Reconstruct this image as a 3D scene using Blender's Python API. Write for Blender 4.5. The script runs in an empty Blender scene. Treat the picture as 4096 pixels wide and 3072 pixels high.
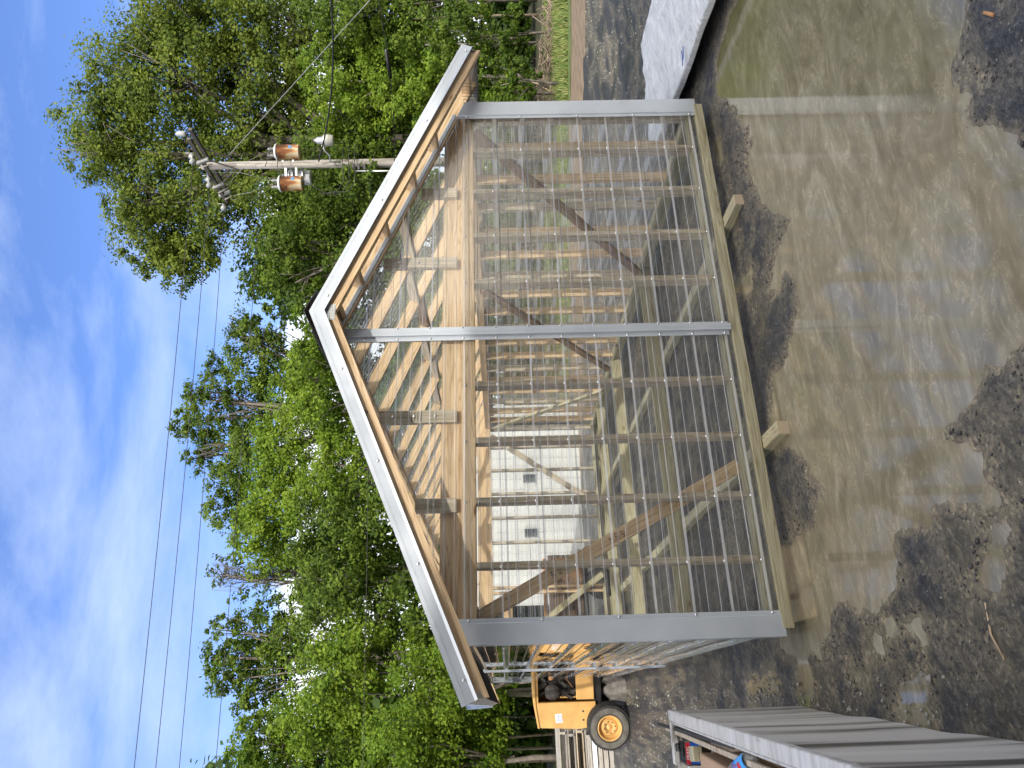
import bpy, bmesh, math, random
import numpy as np
from mathutils import Vector, Matrix
R_=math.radians
random.seed(7); rng=np.random.default_rng(11)
sc=bpy.context.scene
# ---------------------------------------------------------------- camera, sky, sun
CP=Vector((-0.3736,-4.4967,1.7918)); YAW,PIT,ROL,FPX=0.41866,-0.01856,-0.02253,2895.1
def cam_axes():
    f=Vector((math.sin(YAW)*math.cos(PIT),math.cos(YAW)*math.cos(PIT),math.sin(PIT)))
    r=Vector((math.cos(YAW),-math.sin(YAW),0)); u=r.cross(f)
    c,s=math.cos(ROL),math.sin(ROL)
    return r*c+u*s, u*c-r*s, f
CR,CU,CF=cam_axes()                       # world right / up / forward; the photo lies on its side
cd=bpy.data.cameras.new('camera'); co=bpy.data.objects.new('camera',cd); sc.collection.objects.link(co)
cd.sensor_width=36; cd.lens=FPX/4096*36; cd.clip_start=.05; cd.clip_end=2000
M=Matrix((-CU,CR,-CF)).transposed().to_4x4(); M.translation=CP; co.matrix_world=M
sc.camera=co
def ray(x,y): return CR*(1536-y)+CU*(2048-x)+CF*FPX
def at(x,y,D): return CP+ray(x,y)*(D/FPX)             # point seen at photo pixel x,y, D metres forward
def gnd(x,y,z=0.0):
    d=ray(x,y); return CP+d*((z-CP.z)/d.z)
SUND=Vector((.03,.29,-.2025)).normalized()            # direction the sunlight travels
EL=math.asin(-SUND.z); 
w=bpy.data.worlds.new("World"); sc.world=w; w.use_nodes=True
nt=w.node_tree; nt.nodes.clear()
def N(nt,t,**k):
    n=nt.nodes.new(t)
    for a,b in k.items():
        if a=='i':
            for q,v in b.items(): n.inputs[q].default_value=v
        else: setattr(n,a,b)
    return n
L=nt.links.new
sky=N(nt,'ShaderNodeTexSky',sky_type='NISHITA',sun_disc=False,sun_elevation=EL,sun_rotation=math.atan2(-SUND.x,-SUND.y),air_density=1.0,dust_density=.3,ozone_density=2.5)
tc=N(nt,'ShaderNodeTexCoord'); mp=N(nt,'ShaderNodeMapping',i={'Scale':(1.0,1.0,2.6),'Rotation':(.2,.1,.5)})
n1=N(nt,'ShaderNodeTexNoise',i={'Scale':2.3,'Detail':9,'Roughness':.62,'Distortion':.35})
cr=N(nt,'ShaderNodeValToRGB'); cr.color_ramp.elements[0].position=.42; cr.color_ramp.elements[1].position=.74
cr.color_ramp.elements[0].color=(.03,.03,.03,1); cr.color_ramp.elements[1].color=(.66,.66,.66,1)
L(tc.outputs['Generated'],mp.inputs['Vector']); L(mp.outputs[0],n1.inputs['Vector']); L(n1.outputs['Fac'],cr.inputs['Fac'])
# low cumulus bank
sx=N(nt,'ShaderNodeSeparateXYZ'); L(tc.outputs['Generated'],sx.inputs[0])
mr=N(nt,'ShaderNodeMapRange',i={'From Min':.40,'From Max':.24,'To Min':-.35,'To Max':.16}); L(sx.outputs['Z'],mr.inputs['Value'])
n2=N(nt,'ShaderNodeTexNoise',i={'Scale':3.6,'Detail':8,'Roughness':.5}); L(tc.outputs['Generated'],n2.inputs['Vector'])
ad=N(nt,'ShaderNodeMath',operation='ADD'); L(n2.outputs['Fac'],ad.inputs[0]); L(mr.outputs[0],ad.inputs[1])
cr2=N(nt,'ShaderNodeValToRGB'); cr2.color_ramp.elements[0].position=.50; cr2.color_ramp.elements[1].position=.60
L(ad.outputs[0],cr2.inputs['Fac'])
hs=N(nt,'ShaderNodeMixRGB',blend_type='MULTIPLY',i={'Fac':1,'Color2':(.66,.80,1.14,1)}); L(sky.outputs[0],hs.inputs['Color1'])
m1=N(nt,'ShaderNodeMixRGB',i={'Color2':(3.6,4.3,5.6,1)}); L(cr.outputs[0],m1.inputs['Fac']); L(hs.outputs[0],m1.inputs['Color1'])
m2=N(nt,'ShaderNodeMixRGB',i={'Color2':(6.2,6.5,6.9,1)}); L(cr2.outputs[0],m2.inputs['Fac']); L(m1.outputs[0],m2.inputs['Color1'])
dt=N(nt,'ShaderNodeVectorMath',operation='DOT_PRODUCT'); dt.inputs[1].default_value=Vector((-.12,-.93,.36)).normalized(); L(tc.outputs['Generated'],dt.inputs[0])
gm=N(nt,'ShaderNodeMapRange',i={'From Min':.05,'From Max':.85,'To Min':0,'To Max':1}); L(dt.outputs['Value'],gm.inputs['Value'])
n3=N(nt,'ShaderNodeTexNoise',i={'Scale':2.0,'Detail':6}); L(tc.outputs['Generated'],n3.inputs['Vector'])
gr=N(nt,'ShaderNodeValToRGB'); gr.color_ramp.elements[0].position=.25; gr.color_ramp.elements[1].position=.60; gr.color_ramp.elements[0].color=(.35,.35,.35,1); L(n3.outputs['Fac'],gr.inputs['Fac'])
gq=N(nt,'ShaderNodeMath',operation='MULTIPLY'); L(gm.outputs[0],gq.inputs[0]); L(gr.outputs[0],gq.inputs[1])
m3=N(nt,'ShaderNodeMixRGB',i={'Color2':(17,15.6,13.4,1)}); L(gq.outputs[0],m3.inputs['Fac']); L(m2.outputs[0],m3.inputs['Color1']); m2=m3   # warm glow added on the sun's side of the sky to fill the shade
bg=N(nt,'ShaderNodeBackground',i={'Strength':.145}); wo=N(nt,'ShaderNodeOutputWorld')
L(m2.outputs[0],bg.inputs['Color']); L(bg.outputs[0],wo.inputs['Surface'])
sl=bpy.data.lights.new('sun','SUN'); sl.energy=2.3; sl.angle=R_(.5); sl.color=(1,.93,.82)
so=bpy.data.objects.new('sun',sl); sc.collection.objects.link(so); so.rotation_euler=SUND.to_track_quat('-Z','Y').to_euler(); so.location=(0,-20,20)
sc.view_settings.view_transform='Standard'; sc.view_settings.look='None'; sc.view_settings.gamma=1; sc.view_settings.exposure=.74
sc.render.engine='CYCLES'; sc.cycles.transparent_max_bounces=40; sc.cycles.max_bounces=8; sc.cycles.caustics_reflective=False; sc.cycles.caustics_refractive=False
# ---------------------------------------------------------------- materials
MT={}
def mat(name):
    m=bpy.data.materials.new(name); m.use_nodes=True; m.node_tree.nodes.clear(); MT[name]=m
    return m,m.node_tree
def ramp(nt,cols,fac):
    r=N(nt,'ShaderNodeValToRGB'); e=r.color_ramp.elements
    while len(e)<len(cols): e.new(.5)
    for q,(p,c) in zip(e,cols): q.position=p; q.color=(*c,1)
    nt.links.new(fac,r.inputs['Fac']); return r.outputs[0]
def noise(nt,vec,scale,detail=4,rough=.55,dist=0,w=None):
    n=N(nt,'ShaderNodeTexNoise',i={'Scale':scale,'Detail':detail,'Roughness':rough,'Distortion':dist})
    if w is not None: n.noise_dimensions='4D'; nt.links.new(w,n.inputs['W'])
    nt.links.new(vec,n.inputs['Vector']); return n.outputs['Fac']
def mapping(nt,vec,scale=(1,1,1),rot=(0,0,0),loc=(0,0,0)):
    m=N(nt,'ShaderNodeMapping',i={'Scale':scale,'Rotation':rot,'Location':loc}); nt.links.new(vec,m.inputs['Vector']); return m.outputs[0]
def mix(nt,a,b,f,mode='MIX'):
    m=N(nt,'ShaderNodeMixRGB',blend_type=mode)
    for s,v in (('Color1',a),('Color2',b),('Fac',f)):
        if isinstance(v,(tuple,list)): m.inputs[s].default_value=(*v,1) if len(v)==3 else v
        elif isinstance(v,(int,float)): m.inputs[s].default_value=v
        else: nt.links.new(v,m.inputs[s])
    return m.outputs[0]
def princ(nt,col,rough=.6,metal=0,bump=None,bs=.3,bd=.002,spec=.5,**k):
    p=N(nt,'ShaderNodeBsdfPrincipled'); o=N(nt,'ShaderNodeOutputMaterial'); nt.links.new(p.outputs[0],o.inputs['Surface'])
    for s,v in (('Base Color',col),('Roughness',rough),('Metallic',metal),('Specular IOR Level',spec),*k.items()):
        if isinstance(v,tuple): p.inputs[s].default_value=(*v,1) if len(v)==3 else v
        elif isinstance(v,(int,float)): p.inputs[s].default_value=v
        else: nt.links.new(v,p.inputs[s])
    if bump is not None:
        b=N(nt,'ShaderNodeBump',i={'Strength':bs,'Distance':bd}); nt.links.new(bump,b.inputs['Height']); nt.links.new(b.outputs[0],p.inputs['Normal'])
    return p
def wood(name,dark,mid,light,knots=True,rough=.7,weather=None):
    m,nt=mat(name); tc=N(nt,'ShaderNodeTexCoord').outputs['Object']; oi=N(nt,'ShaderNodeObjectInfo')
    rv=N(nt,'ShaderNodeMath',operation='MULTIPLY',i={1:37.0}); nt.links.new(oi.outputs['Random'],rv.inputs[0]); W=rv.outputs[0]
    v=mapping(nt,tc,(1.1,20,20)); a=noise(nt,v,2.2,5,.6,.8,W)
    wv=mapping(nt,tc,(.35,6,6)); b=noise(nt,wv,2.0,2,.5,1.2,W)
    bb=N(nt,'ShaderNodeMath',operation='MULTIPLY',i={1:9.0}); nt.links.new(b,bb.inputs[0])
    fr=N(nt,'ShaderNodeMath',operation='PINGPONG',i={1:.5}); nt.links.new(bb.outputs[0],fr.inputs[0])
    col=ramp(nt,[(.28,dark),(.5,mid),(.72,light)],a)
    line=ramp(nt,[(.0,(.55,.48,.40)),(.16,(.92,.90,.88)),(.30,(1,1,1)),(.5,(1.04,1.04,1.04))],fr.outputs[0])
    col=mix(nt,col,line,.75,'MULTIPLY')
    # board to board variation
    tv=ramp(nt,[(0,(.86,.86,.86)),(1,(1.08,1.05,1.0))],oi.outputs['Random']); col=mix(nt,col,tv,1,'MULTIPLY')
    if knots:
        kv=mapping(nt,tc,(3.2,9,9)); vo=N(nt,'ShaderNodeTexVoronoi',voronoi_dimensions='4D',i={'Scale':1.0}); nt.links.new(kv,vo.inputs['Vector']); nt.links.new(W,vo.inputs['W'])
        k=ramp(nt,[(.08,(.20,.12,.07)),(.11,(.50,.38,.25)),(.17,(1,1,1))],vo.outputs['Distance']); col=mix(nt,col,k,.9,'MULTIPLY')
    if weather is not None:
        wn=noise(nt,mapping(nt,tc,(2,5,5)),2.0,4,.6,0,W); wf=ramp(nt,[(.42,(0,0,0)),(.68,(1,1,1))],wn); col=mix(nt,col,weather,wf)
    princ(nt,col,rough,0,a,.25,.001,spec=.3)
    return m
wood('pine',(.50,.36,.22),(.60,.45,.29),(.68,.54,.38))
wood('pine_aged',(.35,.30,.235),(.47,.41,.325),(.56,.50,.41))
wood('treated',(.27,.25,.165),(.39,.37,.26),(.51,.49,.37))
wood('brace_brown',(.14,.08,.045),(.20,.12,.07),(.26,.17,.10))
wood('grey_wood',(.22,.21,.19),(.33,.32,.30),(.45,.44,.42),knots=False)
wood('old_crossarm',(.05,.045,.042),(.09,.082,.075),(.15,.14,.13),knots=False)
def endgrain():
    m,nt=mat('end_grain'); tc=N(nt,'ShaderNodeTexCoord').outputs['Object']
    v=mapping(nt,tc,(0,1,1),loc=(0,.012,-.02)); ln=N(nt,'ShaderNodeVectorMath',operation='LENGTH'); nt.links.new(v,ln.inputs[0])
    mm=N(nt,'ShaderNodeMath',operation='MULTIPLY',i={1:150}); nt.links.new(ln.outputs['Value'],mm.inputs[0])
    pp=N(nt,'ShaderNodeMath',operation='PINGPONG',i={1:.5}); nt.links.new(mm.outputs[0],pp.inputs[0])
    col=ramp(nt,[(.05,(.26,.19,.12)),(.25,(.46,.38,.28)),(.5,(.54,.46,.34))],pp.outputs[0]); princ(nt,col,.8)
endgrain()
def trimm():
    m,nt=mat('painted_trim'); tc=N(nt,'ShaderNodeTexCoord').outputs['Object']
    n=noise(nt,tc,4,4); s=noise(nt,mapping(nt,tc,(60,60,60)),3,2)
    col=ramp(nt,[(.35,(.45,.50,.565)),(.65,(.52,.565,.63))],n); princ(nt,col,ramp(nt,[(.3,(.30,)*3),(.7,(.42,)*3)],n),.25,n,.15,.004)
trimm()
def simple(name,c,rough=.6,metal=0,var=.15,scale=8,bump=.1,**k):
    m,nt=mat(name); tc=N(nt,'ShaderNodeTexCoord').outputs['Object']; n=noise(nt,tc,scale,5)
    a=tuple(x*(1-var) for x in c); b=tuple(min(1,x*(1+var)) for x in c)
    princ(nt,ramp(nt,[(.3,a),(.7,b)],n),rough,metal,n,bump,.003,**k); return m
simple('galvanized',(.55,.57,.58),.35,.8); simple('screw_zinc',(.75,.76,.78),.25,1,var=.05)
simple('black_metal',(.02,.02,.022),.4); simple('black_mesh',(.015,.015,.015),.5); simple('rubber',(.03,.03,.03),.8,var=.5,scale=14)
simple('tyre_side',(.10,.095,.085),.85,var=.45,scale=9)
simple('yellow_paint',(.58,.34,.115),.45,var=.16,scale=5); simple('engine_dark',(.035,.03,.028),.6,var=.6,scale=30); simple('engine_pipe',(.50,.25,.10),.55)
simple('label_white',(.7,.72,.75),.5); simple('label_blue',(.02,.12,.55),.4,var=.05); simple('label_sky',(.06,.35,.8),.4,var=.05); simple('label_red',(.55,.03,.04),.4,var=.05)
simple('ink',(.04,.035,.03),.8,var=.1); simple('ink_blue',(.03,.06,.35),.7,var=.1); simple('cardboard',(.36,.25,.17),.85,var=.1,scale=3)
simple('black_plastic',(.012,.012,.014),.25,var=.2); simple('porcelain',(.27,.28,.29),.25,var=.1); simple('wire_black',(.015,.015,.016),.5); simple('wire_steel',(.25,.26,.27),.5,.5)
simple('blue_sticker',(.03,.14,.35),.5); simple('fixture_glass',(.33,.34,.31),.3,var=.12); simple('dirt_pile',(.16,.15,.14),.95,var=.4,scale=12,bump=.6)
simple('bark',(.13,.115,.10),.9,var=.45,scale=6,bump=.8); simple('twig',(.21,.17,.13),.9,var=.4); simple('twig_pale',(.50,.38,.26),.9,var=.2)
simple('paper',(.62,.66,.72),.6); simple('stone_light',(.24,.24,.22),.8,var=.5,scale=3)
def rusty():
    m,nt=mat('rusty_tank'); tc=N(nt,'ShaderNodeTexCoord').outputs['Object']
    v=mapping(nt,tc,(2.5,2.5,.9)); n=noise(nt,v,1.6,6,.6,.4); z=N(nt,'ShaderNodeSeparateXYZ'); nt.links.new(tc,z.inputs[0])
    a=N(nt,'ShaderNodeMath',operation='MULTIPLY_ADD',i={1:.35}); nt.links.new(z.outputs['Z'],a.inputs[0]); nt.links.new(n,a.inputs[2])
    col=ramp(nt,[(.46,(.42,.39,.31)),(.56,(.42,.27,.12)),(.64,(.26,.10,.04)),(.78,(.12,.05,.03))],a.outputs[0]); princ(nt,col,.6,0,n,.2)
rusty()
simple('grey_tank',(.48,.50,.52),.5)
def pole_m():
    m,nt=mat('pole_wood'); tc=N(nt,'ShaderNodeTexCoord').outputs['Object']; v=mapping(nt,tc,(9,9,.5)); n=noise(nt,v,2,6,.65)
    princ(nt,ramp(nt,[(.3,(.10,.09,.08)),(.5,(.26,.245,.225)),(.7,(.38,.36,.34))],n),.9,0,n,.5,.01)
pole_m()
def clear(name,spec_r,haze,refr,tint=(.95,.97,.97)):
    m,nt=mat(name); tc=N(nt,'ShaderNodeTexCoord').outputs['Object']
    v=mapping(nt,tc,(.25,1,38)); n=noise(nt,v,2.0,3,.7); v2=mapping(nt,tc,(.8,1,5)); n2=noise(nt,v2,2,2)
    b=N(nt,'ShaderNodeBump',i={'Strength':.30,'Distance':.003}); nt.links.new(n,b.inputs['Height'])
    b2=N(nt,'ShaderNodeBump',i={'Strength':.35,'Distance':.012}); nt.links.new(n2,b2.inputs['Height']); nt.links.new(b.outputs[0],b2.inputs['Normal'])
    t=N(nt,'ShaderNodeBsdfTransparent',i={'Color':(*tint,1)}); g=N(nt,'ShaderNodeBsdfGlossy',i={'Roughness':spec_r,'Color':(1,1,1,1)}); nt.links.new(b2.outputs[0],g.inputs['Normal'])
    rf=N(nt,'ShaderNodeBsdfRefraction',i={'Roughness':0,'IOR':1.035,'Color':(*tint,1)}); nt.links.new(b.outputs[0],rf.inputs['Normal'])
    d=N(nt,'ShaderNodeBsdfTranslucent',i={'Color':(.8,.82,.85,1)}); d2=N(nt,'ShaderNodeBsdfDiffuse',i={'Color':(.8,.82,.85,1)})
    dm=N(nt,'ShaderNodeMixShader',i={0:.5}); nt.links.new(d.outputs[0],dm.inputs[1]); nt.links.new(d2.outputs[0],dm.inputs[2])
    x1=N(nt,'ShaderNodeMixShader',i={0:refr}); nt.links.new(t.outputs[0],x1.inputs[1]); nt.links.new(rf.outputs[0],x1.inputs[2])
    x2=N(nt,'ShaderNodeMixShader',i={0:haze}); nt.links.new(x1.outputs[0],x2.inputs[1]); nt.links.new(dm.outputs[0],x2.inputs[2])
    streak=ramp(nt,[(.55,(0,0,0)),(.68,(.26,.26,.26))],n); ms=N(nt,'ShaderNodeMath',operation='ADD',i={1:haze}); nt.links.new(streak,ms.inputs[0]); nt.links.new(ms.outputs[0],x2.inputs[0])
    f=N(nt,'ShaderNodeFresnel',i={'IOR':1.5}); nt.links.new(b2.outputs[0],f.inputs['Normal'])
    ge=N(nt,'ShaderNodeNewGeometry'); io=N(nt,'ShaderNodeMath',operation='MULTIPLY_ADD',i={1:1/1.5-1.5,2:1.5}); nt.links.new(ge.outputs['Backfacing'],io.inputs[0]); nt.links.new(io.outputs[0],f.inputs['IOR'])
    fm=N(nt,'ShaderNodeMath',operation='MULTIPLY',i={1:1.4},use_clamp=True); nt.links.new(f.outputs[0],fm.inputs[0])
    x3=N(nt,'ShaderNodeMixShader'); nt.links.new(fm.outputs[0],x3.inputs[0]); nt.links.new(x2.outputs[0],x3.inputs[1]); nt.links.new(g.outputs[0],x3.inputs[2])
    o=N(nt,'ShaderNodeOutputMaterial'); nt.links.new(x3.outputs[0],o.inputs['Surface']); return m
clear('clear_wall',.03,.03,.13); clear('clear_roof',.09,.07,0); clear('clear_rib',.16,.48,0,(.92,.96,1.0))
def groundm():
    m,nt=mat('wet_millings'); tc=N(nt,'ShaderNodeTexCoord').outputs['Object']; ge=N(nt,'ShaderNodeNewGeometry')
    a=noise(nt,tc,1.3,6,.6); b=noise(nt,tc,22,6,.7); c=noise(nt,tc,90,3,.6)
    col=ramp(nt,[(.3,(.012,.014,.018)),(.48,(.032,.035,.041)),(.60,(.060,.062,.066)),(.75,(.12,.118,.112))],mix(nt,b,c,.5))
    mud=ramp(nt,[(.50,(0,0,0)),(.58,(1,1,1))],noise(nt,mapping(nt,tc,(1,1.6,1),loc=(3,7,0)),1.1,7,.65,.6))
    sep=N(nt,'ShaderNodeSeparateXYZ'); nt.links.new(tc,sep.inputs[0])
    near=N(nt,'ShaderNodeMapRange',i={'From Min':5.0,'From Max':-.5,'To Min':0,'To Max':.75}); nt.links.new(sep.outputs['Y'],near.inputs['Value'])
    mf=N(nt,'ShaderNodeMath',operation='MULTIPLY'); nt.links.new(mud,mf.inputs[0]); nt.links.new(near.outputs[0],mf.inputs[1])
    col=mix(nt,col,(.105,.095,.068),mf.outputs[0])
    # silt film close to the water level
    silt=N(nt,'ShaderNodeMapRange',i={'From Min':.014,'From Max':.0,'To Min':0,'To Max':1}); nt.links.new(sep.outputs['Z'],silt.inputs['Value'])
    col=mix(nt,col,(.20,.175,.125),silt.outputs[0])
    vo=N(nt,'ShaderNodeTexVoronoi',i={'Scale':42}); nt.links.new(tc,vo.inputs['Vector']); vo2=N(nt,'ShaderNodeTexVoronoi',i={'Scale':42}); nt.links.new(tc,vo2.inputs['Vector'])
    sp=ramp(nt,[(.12,(1,1,1)),(.20,(0,0,0))],vo.outputs['Distance']); pick=ramp(nt,[(.72,(0,0,0)),(.76,(1,1,1))],vo2.outputs['Color'])
    s=mix(nt,sp,pick,1,'MULTIPLY'); col=mix(nt,col,(.28,.27,.24),s)
    cv=N(nt,'ShaderNodeTexVoronoi',i={'Scale':62}); nt.links.new(tc,cv.inputs['Vector']); cs=N(nt,'ShaderNodeSeparateColor'); nt.links.new(cv.outputs['Color'],cs.inputs[0])
    cell=ramp(nt,[(0,(.55,.55,.57)),(.5,(.95,.95,.95)),(.85,(1.35,1.33,1.28)),(1,(2.1,2.05,1.9))],cs.outputs[0]); col=mix(nt,col,cell,.8,'MULTIPLY')
    # damp brown soil strip and green beyond
    h=mix(nt,mix(nt,b,c,.4),cs.outputs[0],.25)
    princ(nt,col,ramp(nt,[(.35,(.22,)*3),(.6,(.58,)*3)],a),0,h,1.0,.035,spec=.5)
groundm()
def waterm():
    m,nt=mat('muddy_water'); tc=N(nt,'ShaderNodeTexCoord').outputs['Object']
    a=noise(nt,mapping(nt,tc,(1.0,2.4,1),rot=(0,0,.25)),1.5,8,.62,1.6); b=noise(nt,mapping(nt,tc,(1.4,2.8,1),rot=(0,0,.35)),3,7,.6,2.6)
    c=noise(nt,mapping(nt,tc,(1,1,1),loc=(4,2,0)),.7,3)
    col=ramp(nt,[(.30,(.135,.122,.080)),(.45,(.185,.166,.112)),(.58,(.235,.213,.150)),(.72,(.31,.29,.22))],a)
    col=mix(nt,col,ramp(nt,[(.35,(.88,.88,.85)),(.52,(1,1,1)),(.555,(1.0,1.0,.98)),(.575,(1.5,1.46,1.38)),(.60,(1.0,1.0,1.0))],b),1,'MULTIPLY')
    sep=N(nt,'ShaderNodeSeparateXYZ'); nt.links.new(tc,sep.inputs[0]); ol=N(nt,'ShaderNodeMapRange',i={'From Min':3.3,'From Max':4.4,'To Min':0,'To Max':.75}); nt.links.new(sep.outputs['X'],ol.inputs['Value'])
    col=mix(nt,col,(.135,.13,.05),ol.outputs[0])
    r=noise(nt,mapping(nt,tc,(1,2.6,1),rot=(0,0,.35)),4,4,.5,1.0); r2=noise(nt,tc,.9,2)
    fl=ramp(nt,[(.50,(.0,.0,.0)),(.62,(1,1,1))],b)
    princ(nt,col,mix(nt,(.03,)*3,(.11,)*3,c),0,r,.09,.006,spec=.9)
waterm()
def leafm(name,c1,c2,c3):
    m,nt=mat(name); ge=N(nt,'ShaderNodeNewGeometry'); tc=N(nt,'ShaderNodeTexCoord').outputs['Object']
    n=noise(nt,tc,.55,3,.6); rr=N(nt,'ShaderNodeMath',operation='MULTIPLY_ADD',i={1:.45,2:-.22}); nt.links.new(ge.outputs['Random Per Island'],rr.inputs[0])
    s=N(nt,'ShaderNodeMath',operation='ADD'); nt.links.new(rr.outputs[0],s.inputs[0]); nt.links.new(n,s.inputs[1])
    col=ramp(nt,[(.28,c1),(.5,c2),(.75,c3)],s.outputs[0])
    p=N(nt,'ShaderNodeBsdfPrincipled',i={'Roughness':.6,'Specular IOR Level':.15}); nt.links.new(col,p.inputs['Base Color'])
    tr=N(nt,'ShaderNodeBsdfTranslucent'); tcx=mix(nt,col,(1.5,1.6,.5),1,'MULTIPLY'); nt.links.new(tcx,tr.inputs['Color'])
    x=N(nt,'ShaderNodeMixShader',i={0:.32}); nt.links.new(p.outputs[0],x.inputs[1]); nt.links.new(tr.outputs[0],x.inputs[2])
    o=N(nt,'ShaderNodeOutputMaterial'); nt.links.new(x.outputs[0],o.inputs['Surface'])
leafm('leaf_maple',(.028,.056,.008),(.068,.118,.014),(.13,.185,.024))
leafm('leaf_olive',(.035,.060,.009),(.085,.125,.017),(.15,.19,.03))
leafm('leaf_bright',(.045,.09,.008),(.10,.17,.014),(.175,.245,.026))
leafm('leaf_dark',(.022,.048,.010),(.042,.082,.016),(.075,.125,.025))
def soilm():
    m,nt=mat('brown_soil'); tc=N(nt,'ShaderNodeTexCoord').outputs['Object']; a=noise(nt,mapping(nt,tc,(1,3,1),rot=(0,0,-.4)),3,6,.65)
    princ(nt,ramp(nt,[(.3,(.10,.075,.05)),(.6,(.20,.15,.10)),(.8,(.30,.24,.17))],a),.9,0,a,.6,.02)
    m,nt=mat('turf'); tc=N(nt,'ShaderNodeTexCoord').outputs['Object']; a=noise(nt,tc,2,6,.65)
    princ(nt,ramp(nt,[(.3,(.05,.075,.02)),(.55,(.09,.13,.03)),(.8,(.16,.17,.06))],a),.9,0,a,.6,.03)
    m,nt=mat('forest_floor'); tc=N(nt,'ShaderNodeTexCoord').outputs['Object']; a=noise(nt,tc,1.5,6,.65)
    princ(nt,ramp(nt,[(.3,(.02,.024,.012)),(.6,(.045,.05,.022)),(.8,(.09,.09,.04))],a),.95,0,a,.6,.03)
soilm()
def grassm():
    m,nt=mat('grass_blade'); ge=N(nt,'ShaderNodeNewGeometry')
    col=ramp(nt,[(0,(.07,.13,.02)),(.6,(.14,.20,.04)),(1,(.32,.29,.12))],ge.outputs['Random Per Island']); princ(nt,col,.6)
grassm()
def panelm():
    m,nt=mat('box_side'); tc=N(nt,'ShaderNodeTexCoord').outputs['Object']
    a=noise(nt,mapping(nt,tc,(5,5,.35)),1.3,4,.5); b=noise(nt,tc,30,3)
    col=ramp(nt,[(.36,(.07,.068,.065)),(.44,(.30,.29,.275)),(.50,(.48,.47,.45)),(.75,(.58,.58,.57))],a); princ(nt,col,.45,.0,b,.1,.002)  # light and dark streaks in the colour imitate reflections on wavy metal
    m,nt=mat('box_rim'); tc=N(nt,'ShaderNodeTexCoord').outputs['Object']
    a=noise(nt,mapping(nt,tc,(14,2.2,14)),1.5,7,.7); st=noise(nt,mapping(nt,tc,(2,9,2),loc=(2,1,0)),1.2,5,.6)
    col=ramp(nt,[(.3,(.30,.30,.29)),(.5,(.46,.46,.45)),(.7,(.56,.57,.58))],a); col=mix(nt,col,(.12,.11,.10),ramp(nt,[(.58,(0,0,0)),(.68,(.85,.85,.85))],st)); princ(nt,col,.65,0,a,.5,.004)
panelm()
def wrapm():
    m,nt=mat('lumber_wrap'); tc=N(nt,'ShaderNodeTexCoord').outputs['Object']
    a=noise(nt,mapping(nt,tc,(1,5,4)),4,6,.7,1.5); b=noise(nt,tc,1.5,4)
    col=ramp(nt,[(.35,(.46,.50,.53)),(.55,(.68,.71,.74)),(.7,(.85,.87,.9))],a); princ(nt,col,.38,0,a,.9,.02,spec=.6)
wrapm()
def sidingm():
    m,nt=mat('white_siding'); tc=N(nt,'ShaderNodeTexCoord').outputs['Object']; n=noise(nt,mapping(nt,tc,(1,1,.4)),3,5)
    princ(nt,ramp(nt,[(.3,(.42,.43,.43)),(.7,(.56,.56,.55))],n),.5,0,n,.1)
    m,nt=mat('shed_metal'); tc=N(nt,'ShaderNodeTexCoord').outputs['Object']; n=noise(nt,tc,1,4); princ(nt,ramp(nt,[(.3,(.20,.19,.17)),(.7,(.27,.26,.24))],n),.6)
    m,nt=mat('window_dark'); tc=N(nt,'ShaderNodeTexCoord').outputs['Object']; n=noise(nt,tc,2,3); princ(nt,ramp(nt,[(.3,(.03,.035,.04)),(.7,(.06,.07,.08))],n),.08)
sidingm()
def bottlem():
    m,nt=mat('clear_bottle'); t=N(nt,'ShaderNodeBsdfTransparent',i={'Color':(.85,.88,.86,1)}); g=N(nt,'ShaderNodeBsdfPrincipled',i={'Base Color':(.5,.52,.5,1),'Roughness':.15}); x=N(nt,'ShaderNodeMixShader',i={0:.45}); o=N(nt,'ShaderNodeOutputMaterial')
    nt.links.new(t.outputs[0],x.inputs[1]); nt.links.new(g.outputs[0],x.inputs[2]); nt.links.new(x.outputs[0],o.inputs['Surface'])
bottlem()
# ---------------------------------------------------------------- helpers
COL=sc.collection
def link(name,me,m=None,parent=None,mx=None):
    o=bpy.data.objects.new(name,me); COL.objects.link(o)
    if m is not None and me is not None and not me.materials:
        for q in (m if isinstance(m,(list,tuple)) else [m]): me.materials.append(MT[q])
    if parent: o.parent=parent
    if mx is not None: o.matrix_local=mx
    return o
def thing(name,label,cat,loc=(0,0,0),group=None,rz=0):
    o=bpy.data.objects.new(name,None); COL.objects.link(o); o.location=loc; o.rotation_euler=(0,0,rz); o['label']=label; o['category']=cat
    o.empty_display_size=.2
    if group: o['group']=group
    return o
def tag(o,label=None,cat=None,group=None,kind=None):
    for k,v in (('label',label),('category',cat),('group',group),('kind',kind)):
        if v: o[k]=v
    return o
def mesh(name,V,F,smooth=False):
    me=bpy.data.meshes.new(name); me.from_pydata([tuple(v) for v in V],[],F); me.update()
    if smooth:
        for p in me.polygons: p.use_smooth=True
    return me
def bm_mesh(name,bm,smooth=False):
    me=bpy.data.meshes.new(name); bm.to_mesh(me); bm.free()
    if smooth:
        for p in me.polygons: p.use_smooth=True
    return me
def box_me(name,sx,sy,sz,bev=.0015):
    bm=bmesh.new(); bmesh.ops.create_cube(bm,size=1); bmesh.ops.scale(bm,vec=(sx,sy,sz),verts=bm.verts)
    if bev: bmesh.ops.bevel(bm,geom=bm.edges[:],offset=bev,segments=1,affect='EDGES')
    return bm_mesh(name,bm)
def add_box(bm,c,s,rot=None):
    r=bmesh.ops.create_cube(bm,size=1); bmesh.ops.scale(bm,vec=s,verts=r['verts'])
    if rot is not None: bmesh.ops.transform(bm,matrix=rot,verts=r['verts'],space=Matrix.Identity(4))
    bmesh.ops.translate(bm,vec=c,verts=r['verts']); return r['verts']
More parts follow.
